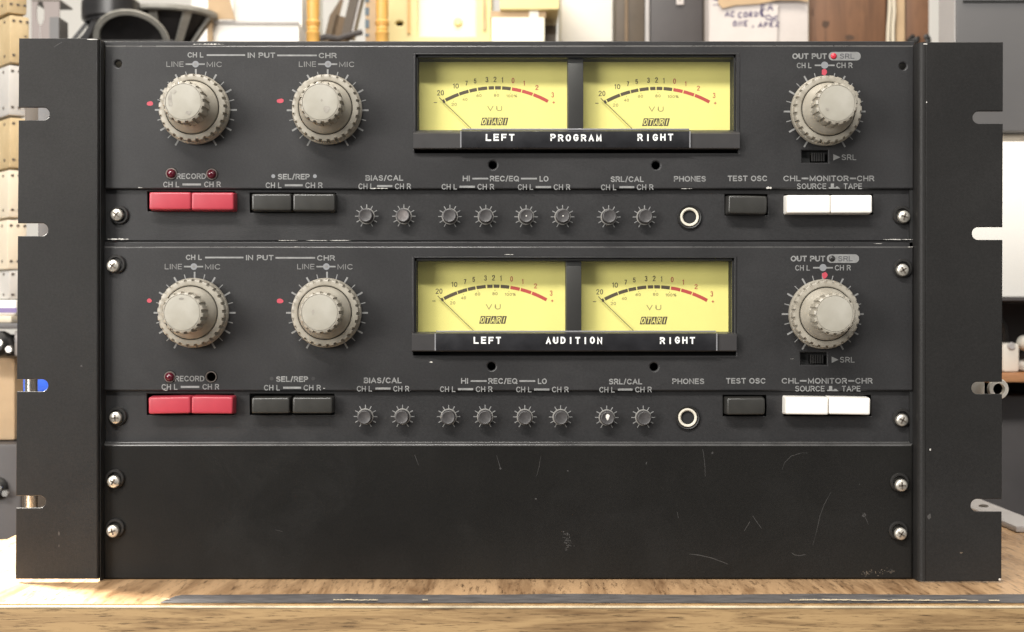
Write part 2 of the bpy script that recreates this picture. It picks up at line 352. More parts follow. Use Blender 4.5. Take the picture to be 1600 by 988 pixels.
def glyphs(s, bold=0.0, shear=0.0, sp=1.0):
    def mk(t):
        c = bpy.data.curves.new('t', 'FONT'); c.body = t; c.offset = bold; c.shear = shear; c.resolution_u = 3; c.space_character = sp
        o = bpy.data.objects.new('t', c); me = bpy.data.meshes.new_from_object(o); bpy.data.objects.remove(o); bpy.data.curves.remove(c); return me
    h = mk('H'); ch = max(v.co.y for v in h.vertices); bpy.data.meshes.remove(h)
    return mk(s), ch
def wl(o):
    v = Vector((0, 0, 0))
    while o: v += o.location; o = o.parent
    return v
def tag(o, label=None, cat=None, group=None, kind=None):
    for k, v in (('label', label), ('category', cat), ('group', group), ('kind', kind)):
        if v: o[k] = v
def thing(name, loc, label, cat, group=None, rot=None):
    o = bpy.data.objects.new(name, None); COL.objects.link(o); o.location = loc; o.empty_display_size = 0.02
    if rot: o.rotation_euler = rot
    tag(o, label, cat, group); return o
def dup(o, parent, at, label=None):
    c = o.copy(); COL.objects.link(c); c.parent = parent; c.location = Vector(at) - wl(parent)
    if label: c['label'] = label
    for ch in o.children:
        d = ch.copy(); COL.objects.link(d); d.parent = c; d.location = ch.location
    return c
def rect(px0, py0, px1, py1, y=0.0):
    return [(wx(px0, y), wz(py1, y)), (wx(px1, y), wz(py1, y)), (wx(px1, y), wz(py0, y)), (wx(px0, y), wz(py0, y))]
def circ(px, py, r, y=0.0, n=20):
    return [(wx(px, y) + r * math.cos(2 * math.pi * k / n), wz(py, y) + r * math.sin(2 * math.pi * k / n)) for k in range(n)]
def pxp(pts, y=0.0): return [(wx(a, y), wz(b, y)) for a, b in pts]

# ================================================================== SETTING
b = MB(); b.box((-6, -5, -0.86), (6, 6, -0.80), 'floor'); b.build('floor', kind='structure')
b = MB(); b.box((-6, 2.6, -0.80), (6, 2.7, 3.0), 'white'); b.build('wall', kind='structure')

# ------------------------------------------------------------------ table
YE = -0.0625                                     # front edge of the table top
XL, XR, YB = -0.292, 0.312, 0.46
tb = thing('table', (0, 0.2, -0.80), 'light brown wood grain table under the black rack, its front edge worn dark grey', 'table')
XLF, XRF = -0.36, 0.36                            # carcass wider than the picture in front
tz = 0.0
b = MB()
out = [(-0.42, YE + 0.0018), (0.42, YE + 0.0018), (0.42, 0.09), (0.315, 0.14), (0.318, YB), (-0.298, YB), (-0.292, 0.13), (-0.42, 0.09)]
vt = [b.bm.verts.new((x, y, tz)) for x, y in out]; vb = [b.bm.verts.new((x, y, tz - 0.022)) for x, y in out]
b.face(vt, 'table_top'); b.face(vb[::-1], 'table_top')
for i in range(len(out)): j = (i + 1) % len(out); b.face([vt[i], vb[i], vb[j], vt[j]], 'table_front')
b.build('tabletop', tb, smooth=0)
b = MB(); b.box((-0.42, YE + 0.003, -0.30), (0.42, YE + 0.016, -0.0235), 'table_front'); b.build('front_board', tb, smooth=0)
b = MB(); b.box((-0.285, YE + 0.017, -0.80), (0.305, 0.44, -0.0235), 'table_front'); b.build('table_body', tb, smooth=0)
# front edge: worn grey band lying over the top edge, then two cream lines
b = MB()
n = 90
def edge_y(x): return 0.0
up, lo = [], []
for i in range(n + 1):
    x = wx(246, YE) + (0.42 - wx(246, YE)) * i / n
    up.append((x, YE + 0.0215 + 0.0012 * math.sin(x * 55) + random.uniform(-.0006, .0006), 0.0006)); lo.append((x, YE + 0.0024, 0.0004))
up[0] = (up[0][0] + 0.004, YE + 0.017, 0.0006)
U = [b.bm.verts.new(p) for p in up]; L = [b.bm.verts.new(p) for p in lo]
for i in range(n): b.face([U[i], L[i], L[i + 1], U[i + 1]], 'strip_grey')
b.build('worn_edge', tb, smooth=0, label='worn dark grey front edge of the table top')
b = MB()
b.box((-0.42, YE, -0.0016), (0.42, YE + 0.0016, -0.0007), 'strip_cream', 0.0002)
b.box((-0.42, YE + 0.0004, -0.0235), (0.42, YE + 0.0016, -0.0017), 'table_front')
b.build('edge_trim', tb)
pr = random.Random(3)
for (p0, p1, py) in ((250, 262, 941), (520, 590, 946.5), (660, 668, 946), (1235, 1330, 946), (1330, 1528, 948), (1545, 1562, 949), (1255, 1275, 945.2)):
    b = MB(); y = YE + 0.0042; x0, x1 = wx(p0, y), wx(p1, y)
    pts = [(x0 + (x1 - x0) * t / 24, y + (946 - py) * 0.0004 + pr.uniform(0, .0011)) for t in range(25)]
    for q0, q1 in zip(pts, pts[1:]):
        wq = pr.uniform(.0006, .0024); b.face([b.bm.verts.new((q0[0], q0[1], .0011)), b.bm.verts.new((q1[0], q1[1], .0011)), b.bm.verts.new((q1[0], q1[1] + wq, .0012)), b.bm.verts.new((q0[0], q0[1] + wq, .0012))], 'strip_cream')
    b.build('edge_chip', tb, smooth=0)
# grey metal trim on the right hand edge behind the rack
b = MB(); b.box((0.300, 0.155, 0.0004), (0.3205, YB, 0.004), 'cab_light', 0.0008); b.build('side_trim', tb)
b = MB(); b.lathe([(0.003, 0.0), (0.003, 0.001), (0.0, 0.0016)], 'slotmark', 16, (0.3095, 0.245, 0.004), 'Z'); b.build('trim_screw', tb)

# ================================================================== RACK FRAME
def slot_notch(edge, inner, py0, py1, left, y):
    r = (py1 - py0) / 2; c = (py0 + py1) / 2; pts = []
    if left:
        pts.append((edge, py1)); pts += [(inner - r + r * math.cos(a), c - r * math.sin(a)) for a in [math.radians(-90 + 180 * k / 12) for k in range(13)]]; pts.append((edge, py0))
    else:
        pts.append((edge, py0)); pts += [(inner + r - r * math.cos(a), c - r * math.sin(a)) for a in [math.radians(90 - 180 * k / 12) for k in range(13)]]; pts.append((edge, py1))
    return pts
YEAR = -0.008
rack = thing('rack_frame', (0, 0.10, 0), 'dark grey steel rack frame with slotted ears, standing on the wood grain table', 'rack frame')
def ear_bend(b, xf, xr, z0, z1, m):
    """rounded bend from the flange (x = xf, y = YEAR) into the return wall going back at x = xr"""
    R = abs(xr - xf); sgn = 1 if xr > xf else -1; t = 0.0022; prof = []
    for k in range(9):
        a = math.radians(90 * k / 8); prof.append((xf + sgn * R * math.sin(a), YEAR + R - R * math.cos(a)))
    prof.append((xr, 0.26))
    inner = [(xr - sgn * t, 0.26)] + [(xf + sgn * (R - t) * math.sin(math.radians(90 * k / 8)), YEAR + R - (R - t) * math.cos(math.radians(90 * k / 8))) for k in range(8, -1, -1)]
    P = prof + inner
    lo = [b.bm.verts.new((x, y, z0)) for x, y in P]; hi = [b.bm.verts.new((x, y, z1)) for x, y in P]
    for i in range(len(P)):
        j = (i + 1) % len(P); b.face([lo[i], lo[j], hi[j], hi[i]], m)
    b.face(lo, m); b.face(hi[::-1], m)
# left ear
b = MB()
o = [(152, 905), (24, 905)]
for (a0, a1, inn) in ((775, 794, 71), (593, 612, 75), (349, 369, 75), (168, 188, 77)):
    o += slot_notch(24 + (905 - a0) / 845 * 5.5, inn, a0, a1, True, YEAR)
o += [(29.5, 60), (152, 60)]
b.plate(pxp(o, YEAR), [], YEAR, YEAR + 0.0022, 'ear', 0.0004)
ear_bend(b, wx(152, YEAR) + 0.0001, wx(153.5, YEAR), wz(905, YEAR), wz(60, YEAR), 'ear')
b.build('rack_ear', rack)
b = MB()
o = [(1446, 66), (1567.5, 66)]
for (a0, a1, inn) in ((174, 193.5, 1520), (355, 375, 1519), (597, 616, 1518), (780, 800, 1517)):
    o += slot_notch(1567.5 - (a0 - 66) / 842 * 2.5, inn, a0, a1, False, YEAR)
o += [(1565, 903), (1560, 908.5), (1446, 908.5)]
b.plate(pxp(o, YEAR), [], YEAR, YEAR + 0.0022, 'ear', 0.0004)
ear_bend(b, wx(1446, YEAR) - 0.0001, wx(1434.5, YEAR), wz(908.5, YEAR), wz(66, YEAR), 'ear')
b.build('rack_ear', rack)
b = MB()
b.box((wx(164), 0.255, 0.004), (wx(1427), 0.258, 0.235), 'ear')
b.box((wx(164), 0.03, 0.0025), (wx(1427), 0.254, 0.0055), 'ear')
b.build('rack_tray', rack)
b = MB(); b.box((wx(153.5, YEAR) + .0001, YEAR + .0022, .0004), (wx(153.5, YEAR) + .0006, .02, wz(61, YEAR)), 'rubber'); b.build('gap_shade', rack, smooth=0)  # black strip standing in for the shade between left ear and panels
b = MB(); b.box((wx(1434.5, YEAR) - .0016, .0012, .0004), (wx(1434.5, YEAR) - .0001, .02, wz(67, YEAR)), 'rubber'); b.build('gap_shade', rack, smooth=0)  # same black stand-in for shade, right gap
ys = YEAR - 0.00006
def blob(b, px, py, rx, ry, y, m, n=12, jag=0.35, rnd=random):
    b.ngon([(wx(px + rx * (1 + rnd.uniform(-jag, jag)) * math.cos(2 * math.pi * k / n), y), wz(py + ry * (1 + rnd.uniform(-jag, jag)) * math.sin(2 * math.pi * k / n), y)) for k in range(n)], y, m)
for (x, y, rx, ry, m) in ((92, 834, 1.0, 3, 'scratch'), (127, 572, 2, 2, 'scratch'), (1453.5, 703, 1.3, 1.8, 'chip'), (1452, 807, 2.6, 4, 'scratch'), (1502, 864, 2, 1.3, 'scuff'), (1562, 905.5, 1.6, 1.6, 'chip'), (1448, 160, .8, 1.2, 'chip'), (1446, 69, 3.5, 1.0, 'chip'), (143, 61.8, 8, 0.8, 'chip'), (92, 853, .6, 2, 'scratch')):
    b = MB(); blob(b, x, y, rx, ry, ys, m); b.build('paint_chip', rack, smooth=0)
b = MB(); b.stroke(pxp([(84, 74), (90, 70), (97, 66)], ys), 0.0003, ys, 'scratch', True)
b.build('scratch', rack, smooth=0)

# ================================================================== shared small parts (built once, then copied)
PROTO = []
def screw_parts(parent, px, py, y, ox=0, oy=0, rot=0.3):
    """cross head screw in a black cup washer"""
    at = Vector((wx(px, y), y, wz(py, y)))
    b = MB()
    b.lathe([(0.0026, 0.0), (0.0031, 0.0022), (0.0031, 0.0030), (0.0027, 0.0037), (0.0018, 0.0042), (0.0, 0.0044)], 'steel', 28)
    c, s = math.cos(rot), math.sin(rot)
    for k in range(2):
        mx = Matrix.Rotation(rot + k * math.pi / 2, 4, 'Y')
        b.box((-0.0017, -0.00452, -0.00034), (0.0017, -0.0037, 0.00034), 'slotmark', 0, mx)
    o = b.build('mounting_screw', parent, at)
    b = MB(); a = (ox * S, 0, oy * S)
    b.lathe([(0.0046, 0.0), (0.0046, 0.0011), (0.0042, 0.0016), (0.0034, 0.0016), (0.0031, 0.0006), (0.0029, 0.0002)], 'cup', 36, a)
    b.build('cup_washer', o, at)
    return o
def tick_ring(b, px, py, y, angs, m):
    x0, z0 = wx(px, y), wz(py, y)
    for (a, r0, r1, w) in angs:
        t = math.radians(90 - a); d = (math.cos(t), math.sin(t))
        b.stroke([(x0 + d[0] * r0 * S, z0 + d[1] * r0 * S), (x0 + d[0] * r1 * S, z0 + d[1] * r1 * S)], w * S, y, m)
KNOB_T = [(a, 50, 64 if a % 30 == 0 else 62, 2.7 if a % 30 == 0 else 1.4) for a in range(-150, 151, 15)]
POT_T = [(a, 12.5, 18.5, 1.35) for a in range(-150, 151, 30)]
def knob_mesh():
    b = MB(); mm = 0.001; N = 26
    prof = [(16.2, 0.4), (17.0, 0.7), (17.0, 3.6), (16.7, 4.2), (16.5, 4.4), (16.4, 7.9), (16.0, 8.8), (15.2, 9.1), (13.6, 9.1), (13.15, 8.8), (13.1, 5.0)]
    def rf(i, a, r):
        ph = (a * N / (2 * math.pi)) % 1.0
        return r - (0.0009 if 4 <= i <= 6 and ph < 0.36 else 0)
    b.lathe([(r * mm, h * mm) for r, h in prof], 'ivory', N * 16, rfun=rf, mats=['ivory'] * 9 + ['dark'])
    return b
def inner_mesh(seed):
    b = MB(); mm = 0.001; N = 17; rnd = random.Random(seed)
    prof = [(12.5, 4.0), (12.75, 9.0), (12.6, 9.8), (12.0, 11.2), (11.0, 12.9), (10.2, 14.2), (9.8, 14.9), (9.9, 15.4), (10.15, 25.6), (9.75, 26.7), (8.95, 27.3), (8.7, 27.35), (8.5, 27.1), (8.25, 27.4), (7.0, 27.55), (0, 27.7)]
    def rf(i, a, r):
        ph = (a * N / (2 * math.pi)) % 1.0
        return r - (0.0008 if 7 <= i <= 9 and ph < 0.38 else 0)
    b.lathe([(r * mm, h * mm) for r, h in prof], 'ivory', N * 16, rfun=rf, mats=['ivory'] * 11 + ['grime'] + ['ivory_cap'] * 3)
    return b
def grime_patch(b, spots):
    for (x, z, rx, rz, n) in spots:
        rnd = random.Random(int(x * 991 + z * 77))
        b.ngon([((x + rx * (1 + rnd.uniform(-.3, .3)) * math.cos(2 * math.pi * k / n)) * .001, (z + rz * (1 + rnd.uniform(-.3, .3)) * math.sin(2 * math.pi * k / n)) * .001) for k in range(n)], -0.02772, 'grime')

SCALE_TXT = [("20", 320, 413, 58, 45), ("10", 452, 355, 50, 43), ("7", 543, 330, 19, 40), ("5", 617, 312, 22, 42), ("3", 718, 300, 22, 46), ("2", 787, 298, 24, 46), ("1", 850, 303, 12, 46)]
SCALE_RED = [("0", 942, 308, 24, 46), ("1", 1037, 330, 12, 42), ("2", 1147, 368, 26, 42), ("3", 1282, 430, 22, 46)]
SCALE_SM = [("20", 437, 513, 46, 28), ("40", 530, 470, 44, 26), ("60", 650, 437, 46, 26), ("80", 800, 434, 46, 26), ("100%", 932, 440, 95, 26)]
YF = 0.014
def vu_meter(parent, dx, dy, x0, x1, y0, y1, soft):
    """meter face with arc scale, figures and needle; photo pixel offsets dx, dy from the first meter"""
    b = MB(); b.plate(rect(x0 - 4, y0 - 14, x1 + 4, y1 + 6, YF), [], YF, YF + 0.0015, 'vu')
    o = b.build('vu_meter', parent, smooth=0)
    Z = 5.49
    def fx(u): return 630 + u / Z + dx
    def fy(v): return 70 + v / Z + dy
    yy = YF - 0.00008
    b = MB()
    cx, cy, R = 774.4 + dx, 305.0 + dy, 167.6
    def arc(u0, u1, m):
        P = [];
        for R_ in (R - 2.6, R + 2.6):
            row = []
            for k in range(7):
                x = fx(u0 + (u1 - u0) * k / 6); ang = math.acos(max(-1, min(1, (x - cx) / R)))
                row.append((cx + R_ * math.cos(ang), cy - R_ * math.sin(ang)))
            P.append(row)
        for k in range(6): b.ngon(pxp([P[0][k], P[0][k + 1], P[1][k + 1], P[1][k]], yy), yy, m)
    for u0, u1 in ((338, 356), (364, 475), (481, 561), (568, 632), (642, 720), (733, 779), (788, 838), (848, 922)): arc(u0, u1, 'vu_ink')
    for u0, u1 in ((932, 1012), (1020, 1110), (1117, 1242)): arc(u0, u1, 'vu_red')
    b.build('scale_arc', o, smooth=0)
    b = MB()
    for t, u, v, w, h in SCALE_TXT: b.text(t, fx(u - w / 2), fx(u + w / 2), fy(v), h / Z, yy, 'vu_ink', 1.15)
    for t, u, v, w, h in SCALE_RED: b.text(t, fx(u - w / 2), fx(u + w / 2), fy(v), h / Z, yy, 'vu_red', 1.15)
    for t, u, v, w, h in SCALE_SM: b.text(t, fx(u - w / 2), fx(u + w / 2), fy(v), h / Z, yy, 'vu_ink_soft', 0.85)
    for u, v in ((432, 485), (530, 440), (655, 412), (800, 406), (920, 416)): blob(b, fx(u), fy(v), .6, .6, yy, 'vu_ink', 8, 0)
    b.ngon(pxp([(fx(262), fy(494)), (fx(290), fy(494)), (fx(290), fy(500)), (fx(262), fy(500))], yy), yy, 'vu_ink')
    b.ngon(pxp([(fx(1280), fy(493)), (fx(1302), fy(493)), (fx(1302), fy(499)), (fx(1280), fy(499))], yy), yy, 'vu_red')
    b.ngon(pxp([(fx(1288), fy(485)), (fx(1294), fy(485)), (fx(1294), fy(507)), (fx(1288), fy(507))], yy - 2e-5), yy - 2e-5, 'vu_red')
    b.text("V", fx(722), fx(774), fy(547), 8.2, yy, 'vu_ink_soft', 1.2); b.text("U", fx(800), fx(848), fy(547), 8.2, yy, 'vu_ink_soft', 1.2)
    b.build('lettering', o, smooth=0)
    b = MB()
    for k, ch in enumerate("OTARI"):      # slanted dark cells with pale letters
        u0 = 670 + k * 46.5; u1 = u0 + 41 - (4 if k == 4 else 0)
        b.ngon(pxp([(fx(u0 - 6), fy(692)), (fx(u1 - 6), fy(692)), (fx(u1 + 9), fy(626)), (fx(u0 + 9), fy(626))], yy), yy, 'vu_ink')
        a0, a1 = (u0 + 4, u1 - 10) if ch != 'I' else (u0 + 15, u1 - 15)
        b.text(ch, fx(a0 - 2), fx(a1 + 2), fy(659), 9.2, yy - 3e-5, 'vu', 1.35, shear=0.20) if ch != 'I' else b.text(ch, fx(u0 + 12), fx(u0 + 12) + 1.4, fy(659), 9.2, yy - 3e-5, 'vu', 1.4, shear=0.20)
    b.build('maker_mark', o, smooth=0)
    b = MB(); yn = YF - 0.0016
    b.tube([(wx(fx(322), yn), yn, wz(fy(468), yn)), (wx(fx(640), yn), yn, wz(fy(776), yn))], 0.00018, 'vu_ink', 6)
    b.stroke(pxp([(fx(309), fy(453)), (fx(330), fy(476))], yn), 0.0004, yn, 'vu_ink')
    b.build('needle', o, smooth=0)
    return o

# ================================================================== RECORDER MODULES
def button(parent, x0, y0, x1, y1, m, tilt=0.0):
    """square push button: front face given in photo pixels, body runs back into the panel"""
    yf, yb = -0.0048, 0.0060
    X0, X1, Z0, Z1 = wx(x0, yf), wx(x1, yf), wz(y1, yf), wz(y0, yf)
    at = Vector(((X0 + X1) / 2, 0.003, (Z0 + Z1) / 2)); w, h = (X1 - X0) / 2, (Z1 - Z0) / 2
    b = MB(); bm = bmesh.new(); bmesh.ops.create_cube(bm, size=1)
    for v in bm.verts:
        f = v.co.y < 0; g = 0 if f else 0.0005
        v.co = Vector(((w + g) * (1 if v.co.x > 0 else -1), (yf if f else yb) - 0.003, (h + g) * (1 if v.co.z > 0 else -1)))
    bmesh.ops.bevel(bm, geom=[e for e in bm.edges], offset=0.0010, segments=3, profile=0.6, affect='EDGES')
    me = bpy.data.meshes.new('t'); bm.to_mesh(me); bm.free(); b.mesh(me, m, Matrix.Rotation(tilt, 4, 'Y'))
    return b.build('push_button', parent, at, smooth=40)

class PrintSet:
    """sends each printed word or line to the mesh of the control it names"""
    def __init__(self, d): self.d = d; self.sets = {}
    def at(self, px, py):
        px -= self.d[0]; py -= self.d[1]
        if py < 120: k = 0 if px < 352 else 1 if px < 462 else 2 if px < 800 else 3
        elif py < 258: k = 4
        else: k = 5 + sum(px > v for v in (370, 540, 660, 780, 900, 1035, 1110, 1212))
        return self.sets.setdefault(k, MB())
    def text(self, s, p0, p1, yc, *a, **k): self.at((p0 + p1) / 2, yc).text(s, p0, p1, yc, *a, **k)
    def ngon(self, pts, y, m):
        X = sum(p[0] for p in pts) / len(pts) / (S * K(y)) + 800; Y = CY - (sum(p[1] for p in pts) / len(pts) - ZC) / (S * K(y))
        self.at(X, Y).ngon(pts, y, m)
    def build(self, parent):
        for k in sorted(self.sets): self.sets[k].build('lettering', parent, smooth=0)
YS = 0.003                # recessed lower strip
def module(spec):
    d = spec['d']                                   # (dx, dy) photo offset of this module's print from the upper one
    up = spec['up']
    root = thing('recorder_module', (0, 0.10, wz(spec['bot'])), spec['label'], 'recorder unit')
    ex = lambda x: x + d[0]; ey = lambda y: y + d[1]
    # ---- raised upper plate and recessed lower strip
    T, G, B = spec['top'], spec['groove'], spec['bot']
    wx0, wy0, wx1, wy1 = spec['win']
    xl, xr = spec['x']
    holes = [rect(wx0, wy0, wx1, wy1)]
    for (hx, hy, hr) in spec['holes']: holes.append(circ(hx, hy, hr * S))
    for (lx, ly) in spec['led']: holes.append(circ(lx, ly, 7.6 * S, 0, 18))
    sx, sy = spec['switch']; holes.append(rect(sx, sy, sx + 41, sy + 19))
    b = MB()
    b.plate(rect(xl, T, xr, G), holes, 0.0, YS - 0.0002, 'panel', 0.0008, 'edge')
    tri = [rect(x0 - 2.5, y0 - 2.5, x1 + 2.5, y1 + 2.5, YS) for (x0, y0, x1, y1) in spec['btn_holes']]
    b.plate(rect(xl - 1, G - 6, xr + 1, B, YS), tri, YS, YS + 0.002, 'panel', 0.0004)
    b.plate(rect(xl - 1, spec['lip'], xr + 1, T + 4, 0.0012), [], 0.0012, YS + 0.0018, 'panel', 0.0006)
    fp = b.build('front_panel', root, smooth=35)
    # ---- body behind
    b = MB(); z0, z1 = wz(B - 2), wz(T + 2)
    b.box((wx(182), 0.0170, z0), (wx(1408), 0.25, z1), 'dark'); b.build('chassis', root)
    # ---- silkscreen
    y = -0.00006; b = PrintSet(d); P, Q = 'print', 'print_dim'
    def tx(s, x0, x1, yc, cap=7.6, m=P, bold=0.012): b.text(s, ex(x0), ex(x1), ey(yc), cap + .8, y, m, 1.3 + bold * 34)
    def ln(x0, x1, yc, w=3.0, m=P):
        b.ngon(pxp([(ex(x0), ey(yc + w / 2)), (ex(x1), ey(yc + w / 2)), (ex(x1), ey(yc - w / 2)), (ex(x0), ey(yc - w / 2))], y), y, m)
    tx("CH L", 293, 318, 86); ln(323, 383, 86.3, 2.6); tx("IN PUT", 387, 430, 86.5); ln(433, 495, 86.8, 2.6); tx("CHR", 498, 526, 87)
    for c in (0, 207):
        tx("LINE", 260 + c, 287 + c, 100.5, 7.6, Q, -0.004); ln(290 + c, 301 + c, 100.5, 2.4); ln(309 + c, 320 + c, 100.5, 2.4); tx("MIC", 323 + c, 347 + c, 100.8, 7.6, Q, -0.004)
        b.ngon(circ(ex(305.5 + c), ey(100.5), 5.2 * S, y), y - 2e-5, 'print_grey'); b.ngon(circ(ex(305.5 + c), ey(100.5), 2.4 * S, y), y - 4e-5, Q)
    tx("OUT PUT", 1238, 1292, 88, 8.2, P, 0.02)
    pill = [(1345 - 6.5 + 6.5 * math.sin(math.radians(t)), 88 - 6.7 * math.cos(math.radians(t))) for t in range(0, 181, 20)] + [(1301 - 6.5 * math.sin(math.radians(t)), 88 + 6.7 * math.cos(math.radians(t))) for t in range(0, 181, 20)]
    b.ngon(pxp([(ex(p), ey(q)) for p, q in pill], y), y, P)
    b.text("SRL", ex(1312), ex(1335), ey(88), 8.4, y - 3e-5, 'pill_ink', 1.6)
    tx("CH L", 1245, 1268, 102.5, 7.8, P, 0.004); ln(1273, 1284, 102.3, 2.4); ln(1293, 1304, 102.3, 2.4); tx("CH R", 1307, 1332, 102.3, 7.8, P, 0.004)
    b.ngon(circ(ex(1288.5), ey(102), 5.6 * S, y), y - 2e-5, 'print_grey')
    b.ngon(pxp([(ex(1302), ey(251)), (ex(1313), ey(246)), (ex(1302), ey(241))], y), y, P); tx("SRL", 1315, 1338, 246, 8, P, -0.002)
    tx("RECORD", 276, 322, 275.5, 8, P, 0.008); tx("CH L", 255, 280, 288.5, 8, P, 0.004); ln(285, 314, 288.5, 3.2); tx("CH R", 319, 345, 288.3, 8, P, 0.004)
    tx("SEL/REP", 434, 484, 276.3, 8, P, 0.014); tx("CH L", 415, 440, 289.7, 8, P, 0.004); ln(445, 473, 289.7, 3.2); tx("CH R", 477, 504, 289.7, 8, P, 0.004)
    for c in (427, 492): b.ngon(circ(ex(c), ey(275.5), 3.0 * S, y), y, 'print_grey' if up else 'bezel')
    tx("BIAS/CAL", 571, 630, 278.3, 8, P, 0.014); tx("CH L", 560, 584, 291.3, 8, P, 0.004); ln(589, 613, 291, 3.2); tx("CH R", 617, 642, 291.3, 8, P, 0.004)
    tx("HI", 723, 734, 279, 8, P, 0.012); ln(738, 763, 279.3, 2.6); tx("REC/EQ", 765.5, 811, 279.3, 8, P, 0.012); ln(814, 839, 279.3, 2.6); tx("LO", 843, 857, 279.6, 8, P, 0.012)
    for c in (0, 119): tx("CH L", 690 + c, 714 + c, 292 + c * .004, 8, P, 0.004); ln(718 + c, 742 + c, 292 + c * .004, 3.2); tx("CH R", 746 + c, 772 + c, 292 + c * .004, 8, P, 0.004)
    tx("SRL/CAL", 954, 1006, 280.2, 8, P, 0.012); tx("CH L", 939, 963, 292.8, 8, P, 0.004); ln(968, 991, 292.6, 3.2); tx("CH R", 995, 1021, 292.6, 8, P, 0.004)
    tx("PHONES", 1053, 1103, 279.7, 8, P, 0.012); tx("TEST OSC", 1137, 1199, 279, 8, P, 0.014)
    tx("CHL", 1224, 1251, 279, 8, 'print', 0.008); ln(1252.5, 1263, 279, 2.6); tx("MONITOR", 1265, 1326, 279, 8, P, 0.012); ln(1328, 1337.5, 279, 2.6); tx("CHR", 1339, 1366, 279, 8, P, 0.008)
    tx("SOURCE", 1245, 1291, 291.2, 8, P, 0.002); tx("TAPE", 1318, 1347, 291.2, 8, P, 0.002)
    b.ngon(pxp([(ex(p), ey(q)) for p, q in ((1295, 295), (1295, 293), (1298, 293), (1298, 287), (1303, 287), (1303, 293), (1306, 293), (1306, 291.5), (1309, 291.5), (1310.5, 293), (1313, 295))], y), y, P)
    b.build(fp)
    # red paint dots
    rnd = random.Random(spec['seed'])
    for (x, yy, rx, ry) in spec['dots']:
        b = MB(); blob(b, x, yy, rx * .88, ry * .88, y - 3e-5, 'red_mark', 10, 0.15, rnd); b.build('red_mark', fp, smooth=0)
    # wear
    for (x0, x1, yy, h) in spec['chips']:
        b = MB(); n = max(5, int((x1 - x0) / 1.6)); ev = [math.sin(math.pi * (k + .3) / (n + .6)) ** .5 * rnd.choice((.25, .6, 1, 1)) for k in range(n + 1)]; t = [(x0 + (x1 - x0) * k / n, yy - h * .62 * ev[k] * rnd.uniform(.5, 1)) for k in range(n + 1)]; u = [(x0 + (x1 - x0) * k / n, yy + h * .5 * ev[k] * rnd.uniform(.3, 1)) for k in range(n, -1, -1)]
        b.ngon(pxp(t + u, -0.0001), -0.00012, 'chip'); b.build('paint_chip', fp, smooth=0)
    # ---- level knobs with their printed scales
    for i, (kx, ky, ga) in enumerate(spec['knobs']):
        at = Vector((wx(kx), 0, wz(ky)))
        k = knob_mesh().build('level_knob', root, at, smooth=28); k.rotation_euler = (0, 0.07 * i, 0)
        bm_ = inner_mesh(i); grime_patch(bm_, ga)
        bm_.build('inner_knob', k, at, smooth=28)
        b = MB(); tick_ring(b, kx, ky, y, KNOB_T, 'print'); b.build('tick_scale', fp, smooth=0)
    # ---- push buttons
    for (x0, y0, x1, y1, m, tl) in spec['btn']: button(root, x0, y0, x1, y1, m, tl)
    # ---- trim knobs
    yt = YS - 0.00006
    first = None
    for i, (tx_, ty_, worn) in enumerate(spec['pots']):
        at = Vector((wx(tx_, YS), YS, wz(ty_, YS)))
        b = MB(); mm = 0.001
        pr = [(3.45, 0), (3.45, 6.0), (3.2, 6.5), (2.9, 6.6), (2.6, 6.45), (0, 6.45)]
        b.lathe([(r * mm, h * mm) for r, h in pr], 'pot', 32, mats=['pot', 'pot', 'pot', 'pot', 'pot_worn' if worn == 1 else 'pot'])
        if worn == 2: b.ngon([((0.9 * math.cos(t) * (1 + .3 * math.sin(3 * t))) * mm, (0.6 + 1.6 * math.sin(t)) * mm) for t in [2 * math.pi * q / 10 for q in range(10)]], -6.5 * mm, 'chip')
        if worn == 3: b.ngon([(.35 * math.cos(t) * mm, .35 * math.sin(t) * mm) for t in [2 * math.pi * q / 8 for q in range(8)]], -6.5 * mm, 'chip')
        k = b.build('trim_knob', root, at, smooth=35)
        b = MB(); b.lathe([(4.0 * mm, 0), (4.0 * mm, .4 * mm), (3.85 * mm, .6 * mm), (3.5 * mm, .6 * mm)], 'collar', 32); b.build('collar', k, at)
        b = MB(); tick_ring(b, tx_, ty_, yt, POT_T, 'print'); b.build('tick_scale', fp, smooth=0)
    # ---- headphone jack
    jx, jy = spec['jack']; at = Vector((wx(jx, YS), YS, wz(jy, YS))); mm = 0.001
    b = MB(); b.lathe([(6.0 * mm, 0), (6.0 * mm, 1.2 * mm), (5.6 * mm, 1.7 * mm), (5.1 * mm, 1.5 * mm), (4.7 * mm, 0.3 * mm)], 'rubber', 40)
    j = b.build('headphone_jack', root, at)
    b = MB(); b.lathe([(4.62 * mm, .1 * mm), (4.62 * mm, 1.4 * mm), (4.4 * mm, 1.8 * mm), (3.8 * mm, 1.8 * mm), (3.3 * mm, 1.3 * mm), (3.2 * mm, 0.15 * mm), (0, 0.15 * mm)], 'cream', 40, mats=['cream'] * 4 + ['dark'] * 2); b.build('jack_ring', j, at)
